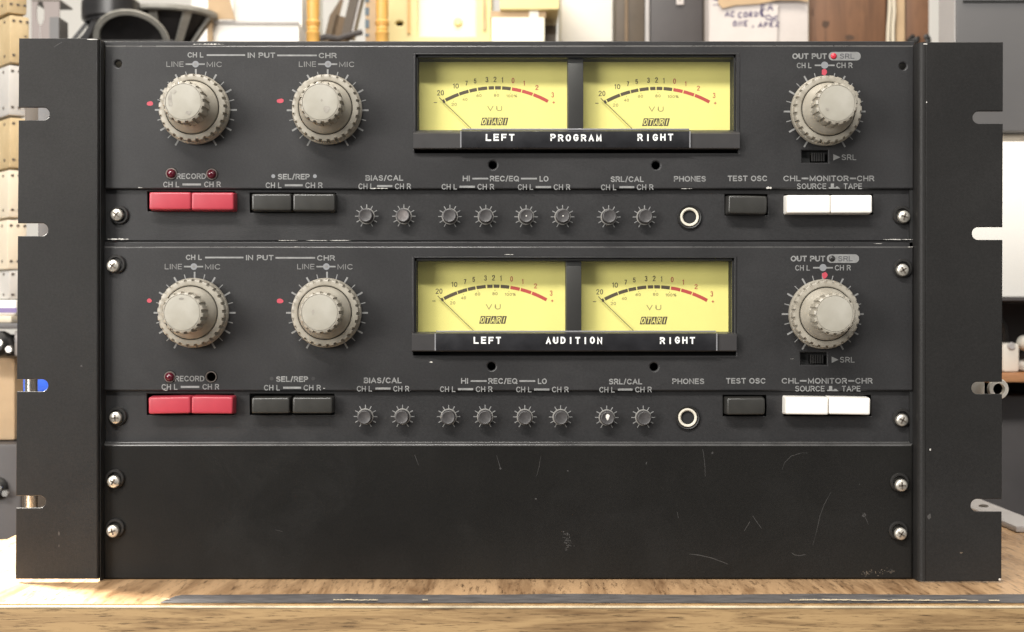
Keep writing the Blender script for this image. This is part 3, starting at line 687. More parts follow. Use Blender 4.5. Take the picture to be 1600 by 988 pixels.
    # ---- record lamps
    for (lx, ly), lens in zip(spec['led'], spec['lens']):
        at = Vector((wx(lx), 0, wz(ly)))
        b = MB(); b.lathe([(2.45 * mm, -2 * mm), (2.45 * mm, .2 * mm), (2.75 * mm, .3 * mm), (2.75 * mm, .6 * mm), (2.3 * mm, .6 * mm), (2.2 * mm, -2.0 * mm)], 'led_ring', 28)
        l = b.build('record_lamp', root, at, label=None if lens else 'empty record lamp hole with its red lens missing')
        if lens:
            b = MB(); b.lathe([(2.2 * mm, -1 * mm), (2.25 * mm, .8 * mm)] + [(2.25 * mm * math.cos(t), (.8 + 2.0 * math.sin(t)) * mm) for t in [math.radians(v) for v in (20, 40, 60, 78)]] + [(0, 2.8 * mm)], 'led', 28); b.build('lens', l, at, smooth=60)
    # ---- output lamp in the pill
    px, py = ex(1302.5), ey(88)
    b = MB(); b.lathe([(1.5 * mm, 0), (1.5 * mm, .3 * mm), (1.0 * mm, .7 * mm), (0, .85 * mm)], 'led_small' if up else 'cup', 20); b.build('output_lamp', root, Vector((wx(px), 0, wz(py))), smooth=60)
    # ---- slide switch
    b = MB(); b.plate(rect(sx - 1, sy - 1, sx + 42, sy + 20, YS), [], YS + .0012, YS + .003, 'dark'); sw = b.build('slide_switch', root, smooth=0)
    b = MB()
    q0, q1 = wx(sx + 15), wx(sx + 37); r0, r1 = wz(sy + 17), wz(sy + 4)
    for k in range(6):
        a = q0 + (q1 - q0) * k / 6; b.box((a, 0.0006, r0), (a + (q1 - q0) / 6 * .62, 0.0042, r1), 'cup')
    b.box((q0, 0.0014, r0), (q1, 0.0042, r1), 'dark'); b.build('slider', sw)
    # ---- meter window: frame with recess walls, divider, sloping sill
    b = MB()
    fx0, fy0, fx1, fy1 = spec['frame']; ix0, iy0, ix1, iy1 = spec['inner']
    b.plate(rect(fx0, fy0, fx1, fy1, -0.0005), [rect(ix0, iy0, ix1, iy1, -0.0005)], -0.0005, 0.0168, 'panel', 0.0003)
    for (q0, q1, q2, q3) in ((ix0, iy0, ix0 + .1, iy1), (ix1 - .1, iy0, ix1, iy1)): b.box((wx(q0) + (.0002 if q0 == ix0 else -.0009), .0012, wz(q3)), (wx(q0) + (.0009 if q0 == ix0 else -.0002), .0138, wz(q1)), 'dark')
    b.box((wx(ix0), .0012, wz(iy0) - .0012), (wx(ix1), .0138, wz(iy0) - .0002), 'dark')
    dv0, dv1 = spec['div']; dz0, dz1 = wz(iy1 - 2), wz(iy0 - 2)
    dz1 = wz(iy0 + 4.5); b.box((wx(dv0, .004), .004, dz0), (wx(dv1, .004), .0166, dz1), 'bezel', 0.0004)
    b.box((wx(dv0, .004) + .0002, .0031, wz(iy1 - 4)), (wx(dv1, .004) - .0002, .0039, wz(iy0 + 12)), 'bezel', 0.0002)
    # sill: sloped top, upright front, overhanging the panel
    zt, zm, zb = wz(spec['sill'][0], 0.004), wz(spec['sill'][1], -.0042), wz(spec['sill'][2], -.0042)
    prof = [(.0040, zt), (-.0034, zm + .0004), (-.0042, zm - .0003), (-.0042, zb + .0004), (-.0038, zb), (.0, zb), (.0040, zb)]
    for xa, xb in ((wx(fx0, -.0042), wx(fx1, -.0042)),):
        A = [b.bm.verts.new((xa, p, q)) for p, q in prof]; Bv = [b.bm.verts.new((xb, p, q)) for p, q in prof]
        for k in range(len(prof)): b.face([A[k], A[(k + 1) % 7], Bv[(k + 1) % 7], Bv[k]], 'bezel')
        b.face(A, 'bezel'); b.face(Bv[::-1], 'bezel')
    mf = b.build('meter_frame', root, smooth=30)
    b = MB(); b.box((wx(ix0) + .0011, .0018, wz(iy1) + .0003), (wx(ix1) - .0011, .0028, wz(iy0) - .0014), 'glass')
    b.build('window_pane', mf, smooth=0)
    for m in spec['meters']: vu_meter(root, *m)
    # ---- embossed label tape in a clear holder on the sill
    lx0, ly0, lx1, ly1 = spec['tape']; yl = -0.0052
    b = MB(); b.box((wx(lx0, yl), yl, wz(ly1, yl)), (wx(lx1, yl), -0.00424, wz(ly0, yl)), 'tape', 0.0002)
    b.box((wx(lx0, yl), -0.0050, wz(ly0 - 1, yl) + .0002), (wx(lx1, yl), -0.0036, wz(ly0 - 3.5, yl) + .0002), 'holder', 0.0003)
    for q in (lx0 - 1, lx1 + 1): b.box((wx(q, yl) - .0003, yl - .0001, wz(ly1, yl)), (wx(q, yl) + .0003, -0.00424, wz(ly0, yl)), 'holder')
    lt = b.build('label_tape', root)
    yl2 = yl - 0.00012
    for (word, u0, u1, vc) in spec['words']:
        b = MB(); n = len(word); pitch = (u1 - u0 + 3.5) / n
        for k, ch in enumerate(word):
            cw = pitch - 3.6; c0 = u0 + k * pitch
            if ch == 'I': c0 += cw * .4; cw = 2.4
            j = rnd.uniform(-.5, .5)
            b.text(ch, c0, c0 + cw, vc + j, 11.0, yl2 - 2e-6 * k, 'tape_ink', 2.3)
        b.build('lettering', lt, smooth=0)
    for (qx, qy, yq, ox, oy) in spec['screws']: screw_parts(root, qx, qy, yq, ox, oy, rnd.uniform(-.6, .9))
    return root

upper = dict(up=True, seed=11, d=(0, 0), label='upper recorder panel labelled PROGRAM, with two yellow meters and two red lamp domes', top=71, lip=64.5, groove=295.5, bot=376.5, x=(163.5, 1428),
    win=(648, 85, 1153, 239), frame=(646, 83, 1156, 233), inner=(649.5, 85.5, 1150, 206), div=(887, 911.5), sill=(203.5, 208.5, 232.5),
    holes=[(184.5, 100, 5.3), (1411, 103.5, 5.3), (770, 258, 6.2), (1025, 258.5, 6.2)], led=[(268, 271.5), (331, 272.5)], lens=(1, 1), switch=(1253, 235),
    dots=[(234, 162, 6, 4), (438, 158, 6.5, 4), (1288, 113, 5, 6)],
    chips=[(301, 350, 69.3, 2.0), (216, 222, 293.5, 2), (1197, 1206, 294, 5), (1064, 1082, 295, 1.0), (578, 606, 294.6, 1.6), (168, 201, 374, 3), (435, 465, 376, 1.4), (478, 512, 376, 1.2), (515, 548, 376, 1.5), (1380, 1427, 374.5, 1.6)],
    knobs=[(306, 172, [(-6.2, 0.5, 1.0, 3.2, 12), (-4.6, 4.8, 1.5, 1.0, 9), (2.4, -5.2, 1.6, .9, 9)]), (512, 172.5, [(3.2, -3.0, 1.5, 1.7, 10), (.6, .8, .5, .8, 7)]), (1288.5, 174.5, [(-4.2, -3.4, 1.0, .7, 8)])],
    btn=[(233, 300.5, 298, 327.5, 'red_btn', .0), (299, 301, 365, 328, 'red_btn', 0), (393, 303, 455, 329, 'black_btn', 0), (457.5, 303, 523, 329.5, 'black_btn', 0), (1138, 306, 1198, 334, 'black_btn', .02), (1230, 305, 1298, 333, 'white_btn', 0), (1298.7, 305, 1363, 333, 'white_btn', 0)],
    btn_holes=[(233, 302, 365, 328), (393, 304, 523, 330), (1135, 306, 1197, 334), (1228, 306, 1362, 333)],
    pots=[(573, 338, 0), (631, 338, 1), (703, 338.5, 0), (759, 338.7, 0), (822, 338.9, 3), (879, 339, 3), (951, 339.3, 0), (1007, 339.3, 0)], jack=(1077, 339.5),
    meters=[(0, 0, 655, 886, 95, 203, 1), (252.3, 1, 911, 1143, 95, 203, 1)],
    tape=(721, 205, 1077, 231), words=[("LEFT", 759, 804, 215), ("PROGRAM", 860, 940, 215.3), ("RIGHT", 996, 1052, 215)],
    screws=[(185, 336.5, YS, 2, 0), (1410, 339.5, YS, -1, 3)])
lower = dict(up=False, seed=23, d=(-2.6, 316.3), label='lower recorder panel labelled AUDITION, with two yellow meters and one record lamp lens missing', top=385, lip=377.5, groove=611, bot=691, x=(161.5, 1427),
    win=(646, 403, 1150, 555.5), frame=(643.5, 401, 1151, 549.5), inner=(647.5, 403.5, 1147.5, 522.5), div=(884, 908.5), sill=(518.5, 523, 549),
    holes=[(768, 572.5, 6.2), (1022, 573.5, 6.2)], led=[(265.5, 589), (330, 589)], lens=(1, 0), switch=(1251, 551),
    dots=[(233, 470, 4.5, 4), (437.5, 470.5, 6, 4.5), (1288.5, 430.5, 5, 6)],
    chips=[(788, 802, 398, 1.2), (1365, 1378, 381, 1.2), (670, 676, 566, 2.5), (460, 466, 386, 1), (1418, 1426, 386, 1.2), (255, 262, 610, 1.0), (505, 508, 607, 1.4), (1235, 1240, 561, 1)],
    knobs=[(304, 489, [(-.4, 6.6, 1.2, .5, 8)]), (511, 489, [(-3.2, .2, .7, 1.3, 8)]), (1285.5, 491, [])],
    btn=[(232, 620.5, 297.5, 646.5, 'red_btn', -.02), (299, 620, 363.5, 646.5, 'red_btn', .01), (393, 621.5, 452, 646, 'black_btn', -.005), (457, 621, 519, 646, 'black_btn', 0), (1136, 622, 1195, 648, 'black_btn', -.005), (1228, 621, 1294.5, 648, 'white_btn', .015), (1296, 621.5, 1360, 648, 'white_btn', .02)],
    btn_holes=[(232, 618, 363, 646), (393, 618, 520, 646), (1132, 620, 1195, 648), (1227, 620, 1359, 648)],
    pots=[(571, 651, 0), (629, 651, 0), (701, 651.3, 0), (758, 651.3, 0), (820, 651.6, 0), (876, 651.8, 0), (948, 652.5, 2), (1005, 652.5, 0)], jack=(1074, 652.5),
    meters=[(-2.3, 310, 655, 883, 410, 518, 0), (248.7, 311, 908, 1140, 410, 518, 0)],
    tape=(681, 521, 1119, 548), words=[("LEFT", 740, 783, 532), ("AUDITION", 853, 941, 532), ("RIGHT", 1031, 1086, 532)],
    screws=[(179, 416, 0, 3, 3), (1408, 422.5, 0, 2, 3), (183, 652.5, YS, 1, 2), (1407, 656, YS, 2, 3)])
module(upper); module(lower)

# ------------------------------------------------------------------ blank panel
bp = thing('blank_panel', (0, 0.02, wz(905.5)), 'plain black blank panel with scratches along the bottom of the rack', 'blank panel')
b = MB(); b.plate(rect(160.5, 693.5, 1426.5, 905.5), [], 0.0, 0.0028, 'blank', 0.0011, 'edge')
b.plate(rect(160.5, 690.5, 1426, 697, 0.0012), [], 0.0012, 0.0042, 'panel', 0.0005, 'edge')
pf = b.build('panel_face', bp, smooth=35)
y = -0.00006
for pts, w in (([(648, 711), (651, 719), (654, 727)], 1.0), ([(776, 712), (779, 722), (782, 732)], 1.1), ([(1098, 702), (1101, 722), (1102, 745)], .9), ([(1222, 734), (1226, 723), (1236, 713), (1252, 708), (1262, 708)], .9), ([(1163, 830), (1167, 823), (1172, 815)], 1.1), ([(1176, 806), (1182, 815), (1190, 826)], 1.1), ([(1270, 852), (1276, 830), (1281, 807), (1288, 788), (1298, 770)], .9), ([(1237, 864), (1242, 867.5), (1250, 868.5), (1259, 866.5)], 1.6), ([(1077, 866), (1092, 867.5), (1112, 872), (1128, 878), (1138, 882)], 1.5), ([(1348, 801), (1352, 808), (1357, 820)], .8), ([(1058, 800), (1060, 810)], .9), ([(845, 713), (842, 731), (838, 745)], .6), ([(430, 828), (442, 831)], .6)):
    b = MB(); b.stroke(pxp(pts, y), w * .8 * S, y, 'scratch', True); b.build('scratch', pf, smooth=0)
rnd = random.Random(5)
for (x, yy, rx, ry) in ((782, 732, 1.3, 1.8), (837, 780, 2, 1.2), (887, 736, 1.5, 1), (1113, 708, 2, 2), (1350, 805, 3, 3), (1343, 757, 1, 1), (1010, 724, 1, 2)):
    b = MB(); blob(b, x, yy, rx, ry, y, 'scratch', 9, .4, rnd); b.build('scratch', pf, smooth=0)
b = MB()
for k in range(44): blob(b, 886 + rnd.gauss(0, 4.2), 846 + rnd.gauss(0, 8), rnd.uniform(.4, 1.4), rnd.uniform(.4, 1.3), y - 1e-6 * k, 'scratch', 8, .4, rnd)
b.build('scuff', pf, smooth=0, label='small pinkish scuff in the middle of the panel')
b = MB()
for k in range(60):
    t = rnd.random(); blob(b, 1345 + 52 * t, 897 - 5 * t + rnd.gauss(0, 2.2), rnd.uniform(.4, 1.5), rnd.uniform(.3, .9), y - 1e-6 * k, 'scuff' if k % 3 else 'scratch', 8, .4, rnd)
b.build('scuff', pf, smooth=0)
for (qx, qy, ox, oy) in ((180, 752, 0, 4), (1406, 757.5, -1, 4), (178.5, 829, 2, 4), (1405, 833, -2, 4)): screw_parts(bp, qx, qy, 0, ox, oy, rnd.uniform(-.6, .9))

# ================================================================== BACKGROUND: bench shelf behind the rack and what stands on it
ZS = 0.415
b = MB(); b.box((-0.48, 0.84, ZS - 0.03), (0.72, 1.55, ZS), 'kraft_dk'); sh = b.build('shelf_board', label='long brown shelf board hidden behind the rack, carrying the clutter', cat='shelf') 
for x in (-0.47, 0.69):
    b = MB(); b.box((x, 1.40, -0.80), (x + .03, 1.43, ZS - 0.031), 'dk_grey'); b.build('shelf_leg', sh)
def pbox(name, px0, px1, py, y, depth, m, label, cat, group=None, base=ZS, bev=0.002, rz=0.0):
    """box standing on the shelf: photo columns px0..px1 and top edge py at its front plane y"""
    x0, x1, z1 = wx(px0, y), wx(px1, y), wz(py, y)
    b = MB(); c = (x0 + x1) / 2
    b.box((x0 - c, 0, 0), (x1 - c, depth, z1 - base), m, bev)
    o = b.build(name, at=(c, y, base), label=label, cat=cat, group=group); o.rotation_euler = (0, 0, rz); return o

# mauve sheet with oval opening
Y = 0.95
def ell(px, py, rx, ry, y, n=24): return [(wx(px + rx * math.cos(2 * math.pi * k / n), y), wz(py + ry * math.sin(2 * math.pi * k / n), y)) for k in range(n)]
b = MB(); b.plate([(wx(49, Y), ZS), (wx(93, Y), ZS), (wx(93, Y), wz(2, Y)), (wx(49, Y), wz(2, Y))], [ell(63, 20.5, 6, 19, Y)], Y, Y + 0.002, 'mauve', 0.0004)
b.box((wx(62.3, Y), Y - .0006, ZS), (wx(63.3, Y), Y + .0001, wz(41, Y)), 'cab_light')
b.box((wx(49, Y), Y, wz(1.5, Y)), (wx(93, Y), Y + .05, wz(-1, Y)), 'post_brown')
b.build('metal_sheet', label='mauve grey metal sheet with a tall oval opening, behind the rack beside the speakers', cat='metal sheet')
# ---- loudspeakers
def speaker(name, label, at, R, H, frame, tilt, ribs=8, square=False, rz=0.0):
    root = thing(name, at, label, 'loudspeaker', 'loose loudspeaker frames behind the rack', rot=tilt)
    b = MB()
    b.lathe([(R * .86, 0.0), (R, 0.0), (R, R * .07), (R * .97, R * .10), (R * .86, R * .10), (R * .82, R * .05), (R * .86, 0.0)], frame, 56, axis='Z')
    b.lathe([(R * .44, H * .74), (R * .48, H * .74), (R * .48, H * .80), (R * .2, H * .80)], frame, 40, axis='Z')
    for k in range(ribs):
        a = 2 * math.pi * (k + .5) / ribs; c, s = math.cos(a), math.sin(a); w = R * .085
        P = []
        for r, h in ((R * .90, R * .08), (R * .46, H * .76)):
            ww = w if r > R * .6 else w * .75
            P.append([(r * c - s * ww, r * s + c * ww, h), (r * c + s * ww, r * s - c * ww, h), ((r - R * .05) * c + s * ww, (r - R * .05) * s - c * ww, h - R * .035), ((r - R * .05) * c - s * ww, (r - R * .05) * s + c * ww, h - R * .035)])
        v0 = [b.bm.verts.new(p) for p in P[0]]; v1 = [b.bm.verts.new(p) for p in P[1]]
        for q in range(4): b.face([v0[q], v0[(q + 1) % 4], v1[(q + 1) % 4], v1[q]], frame)
    if square:
        sq = R * 1.04; b2 = MB()
        b.box((-sq, -sq, -R * .02), (-R * .70, sq, R * .10), frame, .002); b.box((R * .70, -sq, -R * .02), (sq, sq, R * .10), frame, .002)
        b.box((-R * .70, -sq, -R * .02), (R * .70, -R * .72, R * .10), frame, .002); b.box((-R * .70, R * .72, -R * .02), (R * .70, sq, R * .10), frame, .002)
    me = b.build('basket'); me.parent = root
    b = MB(); b.lathe([(R * .85, R * .04), (R * .34, H * .70), (R * .10, H * .78), (0, H * .74)], 'cone', 40, axis='Z'); c_ = b.build('cone'); c_.parent = root
    b = MB(); b.lathe([(0, H * .80), (R * .52, H * .80), (R * .54, H * .83), (R * .54, H * 1.18), (R * .50, H * 1.22), (0, H * 1.22)], 'spk_black', 40, axis='Z'); m_ = b.build('magnet'); m_.parent = root
    return root
Y = 0.93; k = S * K(Y)
speaker('loudspeaker', 'black speaker basket lying face down behind the left top corner of the rack', (wx(166, Y), Y + 0.02, wz(62, Y - .1)), 84 * k, 76 * k, 'spk_black', (math.radians(-3), 0, 0.3), 7)
speaker('loudspeaker', 'grey cast speaker frame standing on its magnet, right of the black speaker basket', (wx(258, Y + .1), Y + 0.11, wz(62, Y - .1) + 1.22 * 80 * k), 85 * k, 80 * k, 'spk_grey', (math.radians(180), 0, 0.3), 8)
speaker('loudspeaker', 'small speaker lying in front, its dark cone facing the viewer inside a grey rim', (wx(200, Y - .06), Y - 0.045, wz(61, Y - .06)), 57 * k, 26 * k, 'spk_grey', (math.radians(-42), 0, 0.05), 6)
# speaker plinth: a closed tray under the speakers so that they stand on something
b = MB(); b.box((wx(92, Y), Y - .10, ZS), (wx(305, Y), Y + .26, wz(62, Y - .1)), 'spk_black', .003); b.build('metal_tray', label='low grey metal tray under the loose speaker frames', cat='tray')
# ---- cartons
Y = 1.05
pbox('carton', 331, 467, 35, Y, 0.20, 'white', 'white carton with a flat lid, under the tan cardboard flap', 'box')
b = MB(); b.box((wx(330, Y) , Y - .004, wz(38, Y)), (wx(468, Y), Y - .0005, wz(33.5, Y)), 'cab_light'); b.build('lid_edge', bpy.data.objects['carton'])
pbox('carton', 366, 472, -60, Y + .03, 0.20, 'white', 'tall blown out white carton standing on the lid of the white carton', 'box', base=wz(35, Y) + .0005)
b = MB(); b.plate(pxp([(325, 30), (367, 30), (352, -25), (325, -25)], Y - .01), [], Y - .01, Y - .006, 'kraft')
b.build('cardboard_flap', label='tan cardboard flap sticking up at the left end of the white carton', cat='cardboard')
b = MB(); b.plate([(wx(327, Y), ZS), (wx(334, Y), ZS), (wx(334, Y), wz(28, Y)), (wx(327, Y), wz(28, Y))], [], Y - .012, Y - .004, 'kraft'); b.build('carton_edge', bpy.data.objects['cardboard_flap'])
b = MB(); b.box((wx(300, Y + .3), Y + .3, ZS), (wx(365, Y + .3), Y + .4, wz(-60, Y + .3)), 'white'); b.build('carton', label='white carton behind the grey speaker frame', cat='box')
# ---- turned spindles
def spindle(px, label):
    y = 0.90; k = S * K(y); r = 10.6 * k; z0 = ZS
    ring = wz(62, y) - z0
    P = [(r * .98, 0), (r * .98, ring + 8 * k), (r * 1.06, ring + 9 * k), (r * 1.06, ring + 11 * k), (r * .85, ring + 12.5 * k), (r * .92, ring + 16 * k), (r * .98, ring + 19 * k), (r * .85, ring + 21 * k), (r * 1.07, ring + 22.5 * k), (r * 1.07, ring + 24 * k), (r * .88, ring + 25.2 * k), (r * 1.07, ring + 26.5 * k), (r * 1.07, ring + 28 * k), (r * .86, ring + 30 * k), (r * .95, ring + 40 * k), (r * 1.0, ring + 130 * k), (r * .8, ring + 150 * k), (0, ring + 152 * k)]
    b = MB(); b.lathe(P, 'spindle', 32, axis='Z'); b.build('turned_post', at=(wx(px, y), y, z0), smooth=50, label=label, cat='wooden post', group='honey coloured turned posts')
spindle(489, 'honey coloured turned wooden post beside the white cartons'); spindle(597, 'honey coloured turned wooden post against the cream cabinet door')
# ---- tilted brown box and slats
y = 1.02; k = S * K(y)
root = thing('open_carton', (wx(532, y), y, wz(60, y)), 'dark brown open carton leaning between the two turned posts', 'box', rot=(0.0, math.radians(14), 0.25))
b = MB(); w, h, dpt = 15 * k, 60 * k, .10
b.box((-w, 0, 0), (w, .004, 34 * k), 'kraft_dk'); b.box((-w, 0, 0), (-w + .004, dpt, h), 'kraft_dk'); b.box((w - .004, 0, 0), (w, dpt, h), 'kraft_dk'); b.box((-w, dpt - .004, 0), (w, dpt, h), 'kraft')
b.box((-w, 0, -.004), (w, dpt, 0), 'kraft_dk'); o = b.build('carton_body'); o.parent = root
b = MB(); b.box((-w * .95, .006, 34 * k), (w * .85, .009, 44 * k), 'kraft', 0, Matrix.Rotation(-.35, 4, 'X')); o = b.build('carton_flap'); o.parent = root
b = MB(); b.box((-.004, 0, 0), (.006, .03, .16), 'post_brown'); b.box((.0065, 0.002, 0), (.009, .03, .16), 'cab_light')
o = b.build('wooden_stick', at=(wx(543, y), y - .03, wz(62, y)), label='thin brown slat leaning beside the dark open carton', cat='slat'); o.rotation_euler = (0, math.radians(13), 0)
b = MB(); zb = wz(64, y - .05); b.tube([(wx(500, y), y - .05, zb), (wx(520, y), y - .06, zb + .003), (wx(538, y), y - .06, zb + .0005), (wx(556, y), y - .055, zb + .006), (wx(572, y), y - .05, zb + .010)], .0035, 'dk_grey', 8); b.build('cable', label='grey cable lying in front of the dark open carton', cat='cable')
b = MB(); b.box((wx(502, y), y + .12, ZS), (wx(516, y), y + .16, wz(20, y)), 'dk_grey', .004); b.build('metal_bracket', label='small dark bracket right of the first turned post', cat='bracket')
# board with slate squares
y = 1.0; b = MB(); b.box((wx(571, y), y, ZS), (wx(590, y), y + .02, wz(-70, y)), 'kraft', .001)
for a0, a1 in ((-20, -12), (-4, 4), (12, 24), (31, 44), (53, 57)): b.box((wx(570.5, y), y - .0008, wz(a1, y)), (wx(577, y), y - .0001, wz(a0, y)), 'slate')
b.build('printed_carton', label='tan carton edge with a column of slate blue squares', cat='box')
# ---- cream cabinet with frame
y = 1.10; root = thing('cream_cabinet', (wx(690, y), y, ZS), 'cream cabinet with raised frame and a round hole, behind the middle of the rack', 'cabinet')
b = MB(); z1 = wz(-80, y)
b.plate([(wx(604, y), ZS), (wx(768, y), ZS), (wx(768, y), z1), (wx(604, y), z1)], [rect(652, -70, 744, 57, y), ell(624, 37, 6.2, 3.8, y)], y, y + .012, 'cream_wood', .002)
b.box((wx(604, y), y + .0125, ZS), (wx(768, y), y + .26, z1), 'cream_lt'); b.build('cabinet_body', root)
b = MB(); b.box((wx(637, y), y - .003, wz(53, y)), (wx(641, y), y - .0005, z1), 'spindle'); b.build('frame_groove', root); b = MB(); b.box((wx(755, y), y - .003, wz(48, y)), (wx(759, y), y - .0005, z1), 'carton_y'); b.build('frame_groove', root)
b = MB(); b.lathe([(6.5 * S * K(y), 0), (6.5 * S * K(y), .004), (5 * S * K(y), .006), (0, .006)], 'cream_wood', 24, (wx(715, y), y + .012, wz(32, y))); b.build('knob', root)
b = MB(); b.plate(ell(624, 37, 6.6, 4.2, y), [], y + .0118, y + .0124, 'dark'); b.build('hole', root, smooth=0)
# ---- small cream cartons
y = 1.0
pbox('carton', 768, 851, 27, y, .16, 'cream_lt', 'small cream carton below the tape gap right of the cream cabinet', 'box')
zt = wz(27, y) + .0005
b = MB(); b.box((wx(766, y), y + .006, zt), (wx(853, y), y + .15, wz(16, y)), 'kraft'); b.box((wx(827, y), y + .004, zt), (wx(842, y), y + .0058, wz(15.5, y)), 'white', .0015)
b.build('tape_box', label='flat tan box with a white tab lying on the small cream carton', cat='box')
pbox('carton', 781, 874, -60, y - .002, .16, 'cream_wood', 'yellow cream carton stacked on the flat tan box', 'box', base=wz(15.3, y))
b = MB(); b.plate([(wx(855, y), ZS), (wx(868, y), ZS), (wx(872, y), wz(26, y)), (wx(853, y), wz(26, y))], [], y + .05, y + .09, 'post_brown'); b.build('dark_gap', label='dark wedge standing in for the shaded gap beside the small cream carton', cat='block')  # dark shape put in where the gap is only in shade
# ---- white column, dark posts
pbox('white_board', 876, 966, -90, 1.15, .10, 'white', 'tall plain white panel in the middle of the background', 'panel')
y = 1.0
b = MB(); b.box((wx(962, y), y, ZS), (wx(1007.5, y), y + .06, wz(-90, y)), 'post_brown', .002); b.box((wx(976, y), y - .003, ZS), (wx(981, y), y - .0003, wz(-90, y)), 'kraft_dk', .001); b.build('dark_post', label='dark olive brown post right of the white panel', cat='post')
b = MB(); b.box((wx(1008, y), y + .002, ZS), (wx(1015.5, y), y + .05, wz(-90, y)), 'cab_light', .002); b.build('metal_strip', label='pale grey metal strip between the brown post and dark grey panel', cat='strip')
root = thing('grey_case', (wx(1058, y), y, ZS), 'dark grey case with a small white tag, left of the handwritten note', 'case')
b = MB(); b.box((wx(1016.5, y), y, ZS), (wx(1098.5, y), y + .2, wz(-90, y)), 'dk_grey', .002); b.build('case_body', root)
b = MB(); b.box((wx(1056.5, y), y - .003, wz(8.5, y)), (wx(1068, y), y - .0003, wz(-8, y)), 'paper', .001); b.lathe([(.0012, 0), (.0008, .0008), (0, .001)], 'slotmark', 10, (wx(1062, y), y - .003, wz(1, y))); b.build('tag', root)
b = MB(); b.box((wx(1099, y), y - .004, ZS), (wx(1105.5, y), y + .2, wz(-90, y)), 'post_brown', .002); b.build('case_edge', root)
# ---- handwritten note on a white box
y = 0.96
pbox('carton', 1107, 1263, -80, y + .004, .2, 'paper', 'white carton with a worn brown edge carrying the handwritten note', 'box')
nb = thing('paper_note', (wx(1160, y), y, ZS), 'white paper note with violet handwriting, torn brown tape across its top', 'note')
b = MB(); b.plate([(wx(1106, y), ZS + .001), (wx(1213, y), ZS + .001), (wx(1216, y), wz(8, y)), (wx(1112, y), wz(-25, y))], [], y, y + .001, 'paper'); b.build('sheet', nb, smooth=0)
b = MB(); b.plate(pxp([(1122, 6), (1128, 14), (1150, 9), (1185, 7), (1215, 1), (1248, 1), (1262, 4), (1258, -30), (1120, -30)], y), [], y - .003, y - .001, 'kraft'); b.build('torn_tape', nb, smooth=0)
ST = {'A': [[(0, 0), (.45, 1), (.9, 0)], [(.2, .4), (.75, .4)]], 'C': [[(.8, .85), (.4, 1), (.05, .6), (.1, .15), (.5, 0), (.85, .15)]], 'O': [[(.4, 1), (.05, .6), (.2, .05), (.7, .1), (.8, .6), (.4, 1)]], 'R': [[(.05, 0), (.1, 1), (.7, .85), (.6, .5), (.1, .45), (.8, 0)]], 'D': [[(.1, 0), (.1, 1), (.7, .7), (.7, .25), (.1, 0)]], 'S': [[(.75, .9), (.3, 1), (.15, .65), (.65, .4), (.6, .05), (.1, .08)]], 'N': [[(.1, 0), (.1, 1), (.75, 0), (.8, 1)]], 'E': [[(.8, 1), (.15, .95), (.1, 0), (.8, .05)], [(.12, .5), (.6, .5)]], 'P': [[(.1, 0), (.12, 1), (.75, .85), (.65, .45), (.12, .45)]], 'K': [[(.1, 0), (.12, 1)], [(.75, 1), (.15, .45), (.8, 0)]], 'Z': [[(.1, 1), (.8, .95), (.1, .05), (.85, .05)]], 'B': [[(.1, 0), (.1, 1), (.65, .8), (.15, .5), (.75, .3), (.1, 0)]], ',': [[(.3, .1), (.15, -.25)]], ' ': []}
b = MB(); yq = y - .0004
def hand(s, x0, py, cap, pitch, slope=0.0):
    x = x0
    for ch in s:
        for st in ST[ch]:
            pts = [(x + (px_ + .12 * pz) * cap * .85, py - pz * cap + (x - x0) * slope + random.uniform(-.3, .3)) for px_, pz in st]
            b.stroke(pxp(pts, yq), .0015, yq, 'ink')
        x += pitch
hand("AC", 1133, 26, 8, 8.5); hand("CORDS", 1153, 27.5, 8, 8.6, -.06); hand("ONE", 1145, 41, 8, 8.5, -.02); hand(",", 1175, 41, 8, 6); hand("APKZ", 1185, 43, 8, 8.6, -.04)
hand("BA", 1188, 17, 11, 11); b.stroke(pxp([(1190, 14), (1187, 20), (1193, 26), (1202, 24), (1206, 29), (1215, 25)], yq), .0014, yq, 'ink'); b.stroke(pxp([(1196, 29), (1206, 32), (1214, 30)], yq), .0014, yq, 'ink')
b.ngon(pxp([(1114, 0), (1120, -6), (1124, 2)], yq), yq, 'ink'); b.stroke(pxp([(1114, 8), (1124, 7)], yq), .0008, yq, 'ink')
b.build('handwriting', nb, smooth=0)
# ---- brown board with knots, cords, slats
y = 0.98; root = thing('brown_board', (wx(1330, y), y, ZS), 'brown wooden board with two dark knots, right of the note', 'board')
b = MB(); b.box((wx(1263.5, y), y, ZS), (wx(1384, y), y + .02, wz(-90, y)), 'brown_wood', .001); b.build('plank', root)
b = MB(); rk = random.Random(4)
for (x, q, rx, ry) in ((1290, 38, 6.5, 5.5), (1328, 59, 6, 5), (1270, 20, 1, 8)): blob(b, x, q, rx, ry, y - .0003, 'knot', 12, .3, rk)
b.build('wood_knot', root, smooth=0)
b = MB(); b.box((wx(1259, y), y - .004, ZS), (wx(1263, y), y + .02, wz(-90, y)), 'cord', .001); b.build('board_edge', root)
for i, (xa, xb) in enumerate(((1388, 1390), (1395, 1393))):
    b = MB(); b.tube([(wx(xa - 3 + i * 2, y), y - .004, ZS), (wx(xa - 2, y), y - .006, wz(45, y)), (wx(xa, y), y - .006, wz(20, y)), (wx(xb, y), y - .006, wz(-60, y))], .0022, 'cord', 8)
    b.build('ivory_cord', label='left of two ivory cords hanging beside the brown board' if i == 0 else 'right of two ivory cords hanging beside the pale slat', cat='cord', group='hanging ivory cords')
b = MB(); b.box((wx(1384.5, y), y + .004, ZS), (wx(1399, y), y + .03, wz(-90, y)), 'knot'); b.build('dark_plank', label='near black plank behind the two ivory cords', cat='slat')
